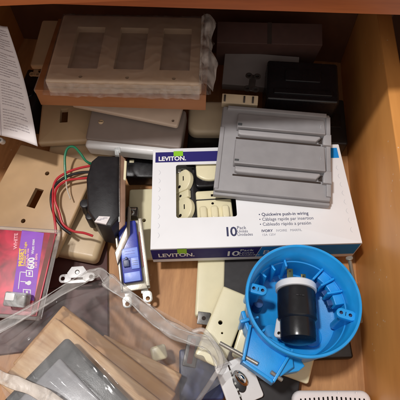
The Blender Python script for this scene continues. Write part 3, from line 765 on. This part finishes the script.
b.slab([(p.x, p.y) for p in lo], .0436, .0456, M['ivory'], .0008); b.build('lever', dim)
b = MB(); lo = [dl(114.5, 148, .07), dl(120, 147, .07), dl(120.5, 155, .07), dl(115, 155, .07)]
b.slab([(p.x, p.y) for p in lo], .038, .0425, M['frost'], .0006); b.build('mounting_ear', dim)
b = MB(); lo = [dl(95.5, 224, .07), dl(100, 218.5, .07), dl(111, 219, .07), dl(107, 226.5, .07)]
b.slab([(p.x, p.y) for p in lo], zt-.029, zt-.0262, M['paper'], .0001)
a_, c_ = Vector((lo[0].x, lo[0].y)), Vector((lo[2].x, lo[2].y))
for k in range(3):
    m_ = a_.lerp(c_, .3+.2*k); b.slab(rrect(.0045, .0006, 0, 1, m_.x, m_.y), zt-.0262, zt-.0260, M['inkgray'], 0)
b.build('sticker', dim)
b = MB(); q = dl(86, 206, .055); b.slab(circ(.006, 18, q.x, q.y), .008, .034, M['black'], .0015); q = dl(90, 217, .055); b.slab(circ(.005, 18, q.x, q.y), .008, .030, M['black'], .0015); b.build('terminal', dim)
def wire(name, pts, mat, r=.00145, tip=None):
    path = smooth_path([dl(*p) for p in pts]); b = MB(); b.tube(path, r, mat, 10)
    o = b.build(name, dim)
    if tip:
        b = MB(); b.tube(smooth_path([dl(*p) for p in tip]), .0008, M['wwhite'], 8); b.build('bare_end', o)
wire('green_wire', [(92, 164, .062), (86, 161, .066), (80, 153, .070), (74, 147, .072), (68, 148, .072), (65, 156, .068), (65, 168, .062), (66, 180, .058)], M['wgreen'], .0015, [(66, 179, .058), (67, 189, .055), (70.5, 199, .053)])
wire('red_wire', [(90, 166, .060), (80, 168, .060), (68, 172, .060), (57, 179, .058), (53, 190, .056), (53, 208, .054), (55, 222, .053), (56, 236, .050)], M['wred'])
wire('black_wire', [(90, 172, .058), (78, 173, .058), (64, 178, .057), (54, 187, .056), (51, 199, .055), (54, 214, .052), (62, 227, .049), (71, 234, .046)], M['wblack'], .0017)
wire('red_wire', [(89, 178, .056), (76, 179, .057), (66, 181, .057), (57, 188, .057), (55, 200, .056), (59, 212, .053), (63, 224, .050), (73, 231, .047), (84, 233, .046), (93, 236, .044)], M['wred'])

# ------------------------------------------------------------------ metal framed blue switch
mw, w, h = fit((113, 222, .050), (141, 217, .050), (151, 288, .034), (119, 292, .034), t=.010)
sw = thing('blue_switch', 'silver framed switch with a blue rocker beside the black dimmer', 'switch', mw)
b = MB(); b.slab(rrect(w*.98, h*.99, .0015), 0, .003, M['metalp'], .0006); b.build('frame', sw)
for sx in (-1, 1):
    b = MB(); b.box(sx*w*.43-(.0022 if sx > 0 else .0014), sx*w*.43+(.0022 if sx > 0 else .0014), -h*.47, h*.50, .003, .0085, M['metalp'], .0008)
    if sx > 0: b.box(w*.43-.0034, w*.43-.0018, -h*.2, h*.3, .0084, .0089, M['brownink'])
    b.build('side_rail', sw)
b = MB(); b.box(-w*.40, w*.40, -h*.50, -h*.42, .003, .0075, M['metalp'], .0006); b.build('end_rail', sw)
b = MB(); b.slab(rrect(w*.62, h*.86, .0015, 3, -.001, h*.04), .003, .011, M['switchblue'], .0015); b.build('rocker', sw)
b = MB()
b.slab(rrect(w*.54, h*.14, .0006, 3, -.001, h*.01), .011, .0118, M['switchlight'], .0004)
b.slab(rrect(w*.52, h*.13, .0006, 3, -.001, -h*.32), .011, .0118, M['switchlight'], .0004)
b.slab(rrect(w*.26, h*.16, .0006, 3, w*.11, -h*.14), .011, .0125, M['switchlight'], .0004)
for k in range(3): b.slab(rrect(w*.20, .0005, 0, 1, w*.11, -h*.11-k*.0022), .0125, .0127, M['navyp'], 0)
for k in range(2): b.slab(rrect(w*.34, .0006, 0, 1, -.001, h*.035-k*.003), .0118, .0120, M['switchblue'], 0)
b.build('printed_label', sw)
b = MB(); b.slab(rrect(w*.2, h*.10, .0008, 3, -w*.17, -h*.13), .011, .0140, M['navyp'], .0008); b.slab(circ(.0016, 14, -w*.16, -h*.06), .011, .0135, M['navyp'], .0004); b.build('toggle', sw)
b = MB(); mi_ = mw.inverted()
lo = [mi_ @ P(u, v, .058) for u, v in ((112.5, 250), (119, 236), (125.5, 224), (127.5, 205), (129.5, 206), (129, 232), (123, 244), (117, 258), (115, 262))]
zz = lo[0].z; b.slab([(q.x, q.y) for q in lo], .004, .0118, M['yokegray'], .0008); b.build('bent_ear', sw)
for sx, dx, dy in ((-1, -.32, -.63), (1, .36, -.60)):
    b = MB(); cx, cy = w*dx, h*dy
    b.slab(rrect(.0105, .013, .004, 5, cx, cy), .000, .0012, M['metal'], .0003, [circ(.0025, 16, cx, cy-.002)]); b.slab(rrect(.008, .008, .001, 2, cx*.8, cy+.008), -.0003, .0008, M['metal'], .0002); b.build('strap_ear', sw)
def term(u, v, z, name, label):
    mw2 = Matrix.Translation(P(u, v, z)) @ Matrix.Scale(1.3, 4)
    b = MB(); b.slab(rrect(.011, .010, .001), -.006, .001, M['darkmetal'], .0006); b.slab(rrect(.008, .0022, .0005, 2, 0, .002), .001, .003, M['metal'], .0005)
    b.lathe([(.0028, .001), (.0028, .0025), (.0018, .0034), (.0001, .0034)], M['metal'], 16, Matrix.Translation((0, -.002, 0)))
    tag(b.build(name, None, mw2), label, 'terminal')
term(132, 212, .026, 'screw_terminal', 'grey metal screw terminal on the ivory plate above the blue switch')

M['maroon'] = plastic('maroon_shade_card', srgb(86, 46, 42), .5, .3, scale=30)  # dark card added on the floor, its tone also stands in for shadow
block('maroon_shade_card', 'dark maroon card on the floor, standing in for shade under the silver strap', 'card',
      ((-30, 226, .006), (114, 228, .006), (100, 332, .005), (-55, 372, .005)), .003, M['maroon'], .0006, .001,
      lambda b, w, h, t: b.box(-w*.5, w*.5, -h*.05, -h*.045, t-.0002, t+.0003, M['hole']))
block('dark_metal_tab', 'small dark metal tab on the lower end of the long ivory plate', 'metal tab',
      ((198, 311, .021), (211, 313, .021), (209, 325, .020), (197, 324, .020)), .0015, M['darkmetal'], .0004, .0006,
      lambda b, w, h, t: b.slab(circ(w*.16, 14), t, t+.0006, M['hole'], .0002))
# loose silver strap with two looped ends
mw, w, h = fit((58, 266, .032), (95, 264, .032), (95, 282, .030), (60, 285, .030), t=.0014)
st = thing('mounting_strap', 'silver metal strap with looped screw ends below the cream plate', 'bracket', mw)
b = MB()
lo = [(-w*.22, -h*.18), (w*.22, -h*.18), (w*.28, h*.10), (w*.16, h*.42), (-w*.16, h*.42), (-w*.28, h*.10)]
b.slab(lo, 0, .0014, M['white'], .0004, [circ(.0026, 16, 0, h*.12)]); b.slab(circ(.0022, 14, 0, h*.12), .0, .0009, M['metal'], .0004)
b.build('strap_center', st)
for sx in (-1, 1):
    b = MB(); cx = sx*w*.33
    b.slab(rrect(w*.34, h*.46, h*.2, 5, cx, -h*.18), 0, .0012, M['white'], .0004, [circ(.0024, 16, cx+sx*.0025, -h*.18)]); b.build('loop_end', st)
b = MB(); b.slab(rrect(.022, .004, .001, 2, 0, -h*.36), -.002, .0004, M['metal'], .0004); b.build('lower_lip', st)

# ------------------------------------------------------------------ red and purple blister package
mw, w, h = fit((-34, 226, .060), (55, 232, .060), (44, 318, .054), (-44, 312, .054), t=.004)
pk = thing('blister_package', 'red and purple dimmer package in clear blister at the left edge', 'package', mw)
def lx(u, v):       # photo position to package plane
    o = Vector((0, 0, CAMH)); d = P(u, v, 0)-o; inv_ = mw.inverted(); o2 = inv_ @ o; d2 = inv_.to_3x3() @ d
    q = o2 + d2*((.0042-o2.z)/d2.z); return q.x, q.y
b = MB()
b.slab(rrect(w*.93, h*.96, .001), .002, .0040, M['redcard'], .0002)
b.box(w*.40, w*.455, -h*.475, h*.475, .0039, .00405, M['brownink'])
def pq(pts, m, z=.0042):
    b.add([(x, y, z) for x, y in [lx(*p) for p in pts]], [tuple(range(len(pts)))], m)
pq(((22, 230), (44, 233), (34, 301), (12, 296)), M['purple'])
ang = math.atan2(lx(15, 230)[1]-lx(13, 262)[1], lx(15, 230)[0]-lx(13, 262)[0])
def vt(s_, u, v, size, m, bold=0, sx=1): b.text(s_, size, m, *lx(u, v), .0044, rot=ang, bold=bold, sx=sx)
vt('WHITE', 17, 249, .0055, M['pink'], .0001, 1.1)
vt('PRESET', 23, 266, .0068, M['yellow'], .0003, .95)
vt('Dimmer with Light', 25.6, 266, .0036, M['yellow'], .0001)
vt('Single Pole Use', 28.2, 267, .0034, M['pink'], .0001)
vt('600', 34, 269, .0098, M['inkwhite'], .0004, .9)
vt('Watt max', 34, 254, .0042, M['inkwhite'], .0001)
vt('120V  60Hz', 37, 268, .0034, M['pink'], .0001)
def outline(u0, v0, u1, v1, tk=.9):
    pq(((u0, v0), (u1, v0+.6), (u1, v0+tk+.6), (u0, v0+tk)), M['inkwhite'], .0044); pq(((u0, v1-tk), (u1, v1-tk+.6), (u1, v1+.6), (u0, v1)), M['inkwhite'], .0044)
    pq(((u0, v0), (u0+tk, v0), (u0+tk, v1), (u0, v1)), M['inkwhite'], .00445); pq(((u1-tk, v0+.6), (u1, v0+.6), (u1, v1+.6), (u1-tk, v1+.6)), M['inkwhite'], .00445)
outline(26, 270, 33, 276.5); outline(23, 289, 31, 296)
pq(((28.5, 272), (30.5, 272), (30.5, 275), (28.5, 275)), M['inkwhite'], .0044); pq(((26, 291), (28, 291), (28, 294), (26, 294)), M['inkwhite'], .0044)
pq(((20, 271.5), (26, 272), (26, 272.8), (20, 272.3)), M['inkwhite'], .0044); pq(((20, 271.5), (20.8, 271.5), (18.8, 289), (18, 289)), M['inkwhite'], .0044); pq(((20.5, 281), (26, 281.5), (26, 282.3), (20.5, 281.8)), M['inkwhite'], .0044)
bx, by = lx(29, 283); b.add([(x, y, .0044) for x, y in circ(.0024, 16, bx, by)], [tuple(range(16))], M['inkwhite'])
bx, by = lx(26.5, 283); b.add([(x, y, .00442) for x, y in circ(.0013, 12, bx, by)], [tuple(range(12))], M['inkwhite'])
b.build('printed_card', pk)
b = MB()
def blis(s_, t_):
    x = (-.5+s_)*w; y = (-.5+t_)*h
    d = min(w/2-abs(x), h/2-abs(y))
    z = .0052 + .0022*min(1, d/.006) + .0006*nz3((x, y), 45)
    return (x, y, z if d > .0015 else .0022)
b.grid(blis, 60, 60, M['blister']); b.build('blister', pk, angle=80)
b = MB()
for k in range(4):
    a0 = [(-w/2, -h/2), (w/2, -h/2), (w/2, h/2), (-w/2, h/2)]; p0, p1 = a0[k-1], a0[k]
    b.tube([(p0[0], p0[1], .0035), ((p0[0]+p1[0])/2, (p0[1]+p1[1])/2, .0038), (p1[0], p1[1], .0035)], .0022, M['filmrim'], 10)
b.build('blister_rim', pk)
# frosted connector on the package
mw2, w2, h2 = fit((4, 291, .074), (26, 293, .074), (24, 308, .070), (3, 306, .070), t=.013)
b = MB(); b.slab(rrect(w2, h2, .002), 0, .013, M['frost'], .002)
b.slab(rrect(w2*.42, h2*.5, .001, 3, -w2*.22, h2*.16), .0131, .0136, M['white'], .0003)
b.slab(rrect(w2*.8, h2*.7, .001, 3), .002, .009, M['taupe'], .001)
tag(b.build('wire_connector', None, mw2), 'small frosted wire connector with white sticker on the red package', 'connector')

# ------------------------------------------------------------------ woodgrain plates and gray plate in the clear bag
contents = []
def rect_plate(corner, far, wid, z, t, mat, name, label, cat, ztilt=0, extra=None, bev=.0015, r=.0015):
    """plate with its upper edge from photo position corner to far, extending towards the lower left by wid metres"""
    a, c = P(corner[0], corner[1], z), P(far[0], far[1], z+ztilt)
    x = (c-a); L_ = x.length; xn = x.normalized(); yn = Vector((0, 0, 1)).cross(xn).normalized(); n = xn.cross(yn)
    o = (a+c)/2 - yn*wid/2 - n*t
    mw = Matrix(((xn.x, yn.x, n.x, o.x), (xn.y, yn.y, n.y, o.y), (xn.z, yn.z, n.z, o.z), (0, 0, 0, 1)))
    root = thing(name, label, cat, mw, 'plates in the clear bag')
    b = MB(); b.slab(rrect(L_, wid, max(r, bev*1.02)), 0, t, mat, bev); b.build('plate', root)
    if extra: extra(root, L_, wid, t)
    contents.append((mw.inverted(), L_/2, wid/2, mw, t))
    return root
rect_plate((104, 334), (182, 374), .05, .034, .006, M['laminate'], 'woodgrain_plate', 'lowest pale woodgrain plate, its square end showing in the clear bag', 'wall plate')
rect_plate((63, 305), (176, 393), .07, .050, .006, M['laminate_d'], 'woodgrain_plate', 'middle tan woodgrain plate showing as a narrow strip in the bag', 'wall plate')
rect_plate((55, 317), (166, 405), .075, .058, .006, M['laminate'], 'woodgrain_plate', 'topmost pale woodgrain plate, half covered by the gray plate', 'wall plate')
def gray_extra(root, L_, wd, t):
    b = MB(); b.slab(rrect(L_*.80, wd*.74, .002), t-.0002, t+.0016, M['grayplate'], .0012); b.build('raised_panel', root)
    s_ = MB(); X = Matrix.Translation((-L_*.30, -wd*.26, t+.0016))
    s_.lathe([(.0026, -.0004), (.0026, .0006), (.0015, .0012), (.0001, .0012)], M['hole'], 16, X); s_.build('screw', root)
mid = P(66, 337, .082)
rect_plate((66, 336), (150, 421), .125, .082, .009, M['graydark'], 'gray_cover', 'gray plate with dark glossy rim at the lower left', 'cover plate', extra=gray_extra, bev=.004, r=.003)
wall_plate('plate_chip', 'small cream plate corner lying inside the clear bag', 'wall plate',
    ((150, 348, .03), (163, 343, .03), (170, 358, .028), (152, 362, .028)), .005, M['ivory'])
wall_plate('navy_plate', 'navy plastic plate under the lower right of the clear bag', 'cover plate',
    ((186, 352, .014), (226, 346, .014), (220, 402, .012), (172, 398, .012)), .008, M['navyp'])
b = MB(); mw2, w2, h2 = fit((187, 334, .018), (200, 337, .018), (196, 368, .016), (183, 366, .016), t=.006); b.slab(rrect(w2, h2, .001), 0, .006, M['darkmetal'], .001); b.slab(rrect(w2*.4, h2*.8, .001), .006, .0068, M['brownink'], .0002)
tag(b.build('metal_bar', None, mw2), 'short dark metal bar seen through the clear bag beside ivory plate', 'metal bar')

# the bag: film draped over what it holds
BA, BB, BC, BD = P(-14, 334, .055), P(101, 272, .050), P(250, 360, .034), P(150, 520, .05)
BL = BA + (BD-BB)*0.0
def bag_xy(s_, t_):
    top = BA.lerp(BB, t_); bot = P(70, 500, .07).lerp(BC, t_)
    return top.lerp(bot, s_)
NU, NV = 170, 140
H = [[0]*NU for _ in range(NV)]
for j in range(NV):
    for i in range(NU):
        p = bag_xy(i/(NU-1), j/(NV-1)); z = .020
        for inv_, hx, hy, mwx, t in contents:
            q = inv_ @ Vector((p.x, p.y, .05))
            d_ = math.hypot(max(0, abs(q.x)-hx), max(0, abs(q.y)-hy))
            z = max(z, mwx.translation.z+t+.0040 - .9*max(0, d_-.004))
        H[j][i] = z
base = [r[:] for r in H]
for it in range(5):
    G2 = [r[:] for r in H]
    for j in range(NV):
        for i in range(NU):
            acc = 0; c_ = 0
            for dj, di in ((-1, 0), (1, 0), (0, -1), (0, 1), (0, 0)):
                jj, ii = j+dj, i+di
                if 0 <= jj < NV and 0 <= ii < NU: acc += H[jj][ii]; c_ += 1
            G2[j][i] = acc/c_
    H = G2
FOLDS = []
for (u0, v0, u1, v1, z_, hg, wdt) in ((54, 361, 104, 406, .09, .0030, .0030), (45, 377, 82, 410, .09, .0028, .0028), (86, 350, 124, 388, .085, .0026, .0030), (22, 342, 66, 312, .06, .0040, .0050),
        (118, 302, 182, 346, .05, .0040, .0050), (94, 296, 116, 326, .05, .0036, .0040), (10, 345, 22, 376, .06, .0040, .0040), (204, 352, 186, 392, .035, .0036, .0040), (150, 340, 178, 384, .05, .0028, .0034), (70, 300, 36, 352, .06, .0030, .0040)):
    a_, c_ = P(u0, v0, z_), P(u1, v1, z_); FOLDS.append(((a_.x, a_.y), (c_.x, c_.y), hg, wdt))
def bag_pt(s_, t_):
    i, j = round(s_*(NU-1)), round(t_*(NV-1)); p = bag_xy(s_, t_)
    e_ = min(s_, 1-s_, t_, 1-t_)
    al, ac = p.x*.78-p.y*.62, p.x*.62+p.y*.78
    wr = .0022*nz3((p.x, p.y), 30, 1) + .0030*max(0, nz3((al*14, ac*62), 1, 4)) + .0009*(1-min(1, abs(nz3((al*9, ac*36), 1, 12))*5))**2 + .0004*(1-min(1, abs(nz3((al*24, ac*55), 1, 15))*6))**2
    lift = .012*math.exp(-(e_/.05)**2)
    for (ax_, ay_), (bx_, by_), hg, wdt in FOLDS:
        vx, vy = bx_-ax_, by_-ay_; L2 = vx*vx+vy*vy; tt = ((p.x-ax_)*vx+(p.y-ay_)*vy)/L2
        if -.1 < tt < 1.1:
            dd = abs((p.x-ax_)*vy-(p.y-ay_)*vx)/math.sqrt(L2)+.0015*nz3((tt*2.5, ax_*50), 1, 6)
            if dd < wdt*3: wr += hg*math.exp(-(dd/wdt)**2)*max(0, min(1, (tt+.1)*5))*max(0, min(1, (1.1-tt)*5))
    return (p.x, p.y, max(H[j][i], .02)+max(0, wr)+.0006+lift*.6)
bag = thing('clear_bag', 'crumpled clear plastic bag around woodgrain and gray plates', 'plastic bag', Matrix.Translation((0, 0, 0)))
b = MB(); b.grid(bag_pt, NU, NV, M['film']); b.build('film', bag, angle=180)
def edge_path(f, n=40): return [Vector(f(k/(n-1))) for k in range(n)]
rim1 = smooth_path([P(-14, 335, .066), P(20, 316, .067), P(50, 299, .066), P(78, 282, .062), P(92, 274, .059), P(101, 273, .056), P(108, 281, .054)], 6)
rim2 = smooth_path([P(106, 279, .056), P(118, 288, .054), P(132, 299, .053), P(150, 314, .052), P(170, 329, .050), P(190, 338, .047), P(206, 343, .044), P(216, 352, .040), P(222, 366, .036)], 6)
rim3 = smooth_path([P(192, 332, .044), P(203, 330, .046), P(212, 340, .045), P(219, 352, .043), P(221, 364, .040), P(212, 380, .034), P(200, 398, .030), P(190, 412, .03)], 6)
b = MB()
b.tube([p+Vector((0, 0, .0008*math.sin(i*.9))) for i, p in enumerate(rim1)], [.0050+.0012*math.sin(i*.31)+.0004*math.sin(i*.9) for i in range(len(rim1))], M['filmrim'], 14, flat=.12)
b.tube([p+Vector((0, 0, .0008*math.sin(i*.8))) for i, p in enumerate(rim2)], [.0064+.0014*math.sin(i*.27+1)+.0005*math.sin(i*.8) for i in range(len(rim2))], M['filmrim'], 14, flat=.12)
for rr, off in ((rim1, .0042), (rim2, .0052)):
    for sg in (-1, 1):
        pts = []
        for i, p in enumerate(rr):
            t_ = (rr[min(i+1, len(rr)-1)]-rr[max(i-1, 0)]).normalized(); nb_ = t_.cross(Vector((0, 0, 1))).normalized()
            pts.append(p+nb_*(sg*off+.0022*nz3((i*.09, sg*3), 1, 2)+.0008*math.sin(i*.35+sg))+Vector((0, 0, .0008+.0006*math.sin(i*.8+sg*2))))
        b.tube(pts, [(.0007+.0003*math.sin(i*1.3))*(1 if abs(sg) == 1 else .7) for i in range(len(pts))], M['filmedge'], 8)
b.tube(rim3, .0024, M['filmrim'], 10, flat=.25)
b.build('rim', bag, angle=180)
bd = smooth_path([P(-20, 366, .092), P(0, 377, .094), P(16, 383, .095), P(34, 390, .095), P(54, 401, .096), P(75, 416, .096)], 8)
b = MB(); b.tube(bd, [.0052+.0004*math.sin(i*.5) for i in range(len(bd))], M['band'], 14, flat=.16); b.build('zip_band', bag, angle=180)

# ------------------------------------------------------------------ small things at the bottom
# silver toggle device near the bag's lower right
mw, w, h = fit((226, 366, .026), (250, 352, .026), (262, 398, .022), (218, 412, .022), t=.004)
dv = thing('white_switch', 'white switch with shiny chrome lever right of the clear bag', 'switch', mw)
b = MB(); b.slab(rrect(w, h, .003), 0, .004, M['white'], .001); b.build('face', dv)
b = MB(); b.box(-w*.12-.0008, -w*.12+.0008, -h*.5, h*.42, .004, .0044, M['hole'])
for k in range(6): b.box(-w*.12-.001, -w*.12+.001, -h*.45+k*h*.14, -h*.45+k*h*.14+.002, .0044, .0056, M['metal'])
b.build('slot', dv)
b = MB(); q = mw.inverted() @ P(242, 378, .03); X = Matrix.Translation((q.x, q.y, .004)) @ Matrix.Rotation(R(20), 4, 'Z') @ Matrix.Diagonal((.75, 1.35, 1, 1))
b.lathe([(.0062, 0), (.0064, .0015), (.005, .0030), (.0042, .0035), (.0036, .006), (.0024, .0085), (.0001, .0095)], M['chrome'], 28, X); b.build('lever', dv)
b = MB(); X = Matrix.Translation((q.x-.003, q.y-.002, .004)) @ Matrix.Diagonal((.8, 1.4, 1, 1)); b.lathe([(.0078, 0), (.0078, .0008), (.0066, .0014), (.0001, .0014)], M['black'], 28, X); b.build('bezel', dv)
def dark_extra(b, w, h, t):
    b.slab(circ(.0024, 14, w*.38, -h*.1), t, t+.002, M['ivoryd'], .0006); b.slab(rrect(w*.3, h*.2, .001, 3, -w*.3, h*.3), t, t+.003, M['rubber'], .001)
block('black_switch_body', 'black switch body below the blue bracket at the bottom', 'switch',
      ((246, 360, .017), (300, 380, .017), (296, 420, .015), (238, 412, .015)), .012, M['rubber'], .002, .002, dark_extra)
# ribbed pale grille at the bottom edge
mw, w, h = fit((296, 391, .030), (376, 391, .030), (372, 436, .026), (292, 436, .026), t=.008)
gr = thing('ribbed_cover', 'pale ribbed plastic cover with a row of slits at the bottom edge', 'cover', mw)
b = MB(); hl = []
n_ = 15
for k in range(n_):
    x = -w*.40+k*w*.80/(n_-1); hl.append(rrect(.0016, h*.30, .0006, 3, x, h*.22-.002*abs(k-7)/7))
for k in (5, 9): hl.append(circ(.0010, 10, -w*.40+(k+3)*w*.80/(n_-1)+.002, h*.44))
b.slab(rrect(w, h, .009), 0, .008, M['paper'], .004, hl, holemat=M['hole'], hdepth=.004); b.build('shell', gr)
# leaflet at the left
b = MB()
A0, A1, A2, A3 = P(-26, 16, .172), P(7, 26, .168), P(38, 147, .092), P(-34, 124, .098)
def leaf(s_, t_):
    p = A0.lerp(A1, s_).lerp(A3.lerp(A2, s_), t_)
    return p + Vector((-.010*math.sin(PI*t_)*0 + .004*math.sin(PI*t_*1.0), 0, .007*math.sin(PI*s_)*math.sin(PI*t_)+.0025*math.sin(6*s_+3*t_)))
b.grid(leaf, 24, 40, M['paper'])
for c_, (s0, s1) in enumerate(((.06, .44), (.54, .92))):
    for k in range(40):
        t0 = .05+k*.0226
        if (k*7+c_*3) % 11 == 0: continue
        e1 = s1-(.18 if (k*5+c_) % 4 == 0 else .02*random.random())
        q_ = s0
        while q_ < e1-.02:
            wl_ = min(random.uniform(.02, .075), e1-q_); n_ = 2; vs = []; hh_ = random.uniform(.0042, .0062)
            for i in range(n_+1):
                for tt in (t0, t0+hh_): vs.append(leaf(q_+wl_*i/n_, tt)+Vector((0, 0, .0005)))
            b.add(vs, [(2*i, 2*i+1, 2*i+3, 2*i+2) for i in range(n_)], M['paperink']); q_ += wl_+.012
n_ = 30; vs = []
for i in range(n_+1):
    for ss in (.488, .496): vs.append(leaf(ss, i/n_)+Vector((0, 0, .0006)))
b.add(vs, [(2*i, 2*i+1, 2*i+3, 2*i+2) for i in range(n_)], M['paperink'])
leaflet = b.build('instruction_leaflet', None, None, angle=180)
tag(leaflet, 'white printed instruction leaflet curling up at the left edge', 'leaflet')
sm = leaflet.modifiers.new('thickness', 'SOLIDIFY'); sm.thickness = .0002
b = MB(); b.lathe([(.0016, 0), (.0034, 0), (.0036, .0006), (.0036, .008), (.0030, .0088), (.0018, .0088), (.0016, .008), (.0016, 0)], M['white'], 20)
tag(b.build('plastic_anchor', None, Matrix.Translation(P(3, 142, .060)) @ Matrix.Rotation(R(20), 4, 'X')), 'small white hollow anchor below the leaflet corner', 'anchor')

# ------------------------------------------------------------------ light
wd = bpy.data.worlds.new('World'); S.world = wd; wd.use_nodes = True
nt = wd.node_tree; bg = nt.nodes['Background']
# the room: dim behind the cabinet, brighter on the open side where one stands
tcw = nt.nodes.new('ShaderNodeTexCoord'); spw = nt.nodes.new('ShaderNodeSeparateXYZ'); nt.links.new(tcw.outputs['Generated'], spw.inputs[0])
mrw = nt.nodes.new('ShaderNodeMapRange'); mrw.inputs['From Min'].default_value = .5; mrw.inputs['From Max'].default_value = -.9
mrw.inputs['To Min'].default_value = .29; mrw.inputs['To Max'].default_value = .78
nt.links.new(spw.outputs['Y'], mrw.inputs['Value']); nt.links.new(mrw.outputs['Result'], bg.inputs['Strength'])
bg.inputs['Color'].default_value = (1.0, .92, .85, 1)
ld = bpy.data.lights.new('ceiling_lamp', 'AREA'); ld.shape = 'DISK'; ld.size = .16; ld.energy = 26.5; ld.color = (1, .97, .95)
lo_ = bpy.data.objects.new('ceiling_lamp', ld); COL.objects.link(lo_); lo_.location = (-.55, .14, 1.95)
lo_.rotation_euler = (Vector((0, .2, 0))-Vector(lo_.location)).to_track_quat('-Z', 'Y').to_euler()

S.render.engine = 'CYCLES'
S.cycles.use_denoising = True
S.cycles.max_bounces = 8; S.cycles.transparent_max_bounces = 16
S.view_settings.view_transform = 'Standard'; S.view_settings.look = 'None'; S.view_settings.exposure = 0; S.view_settings.gamma = 1
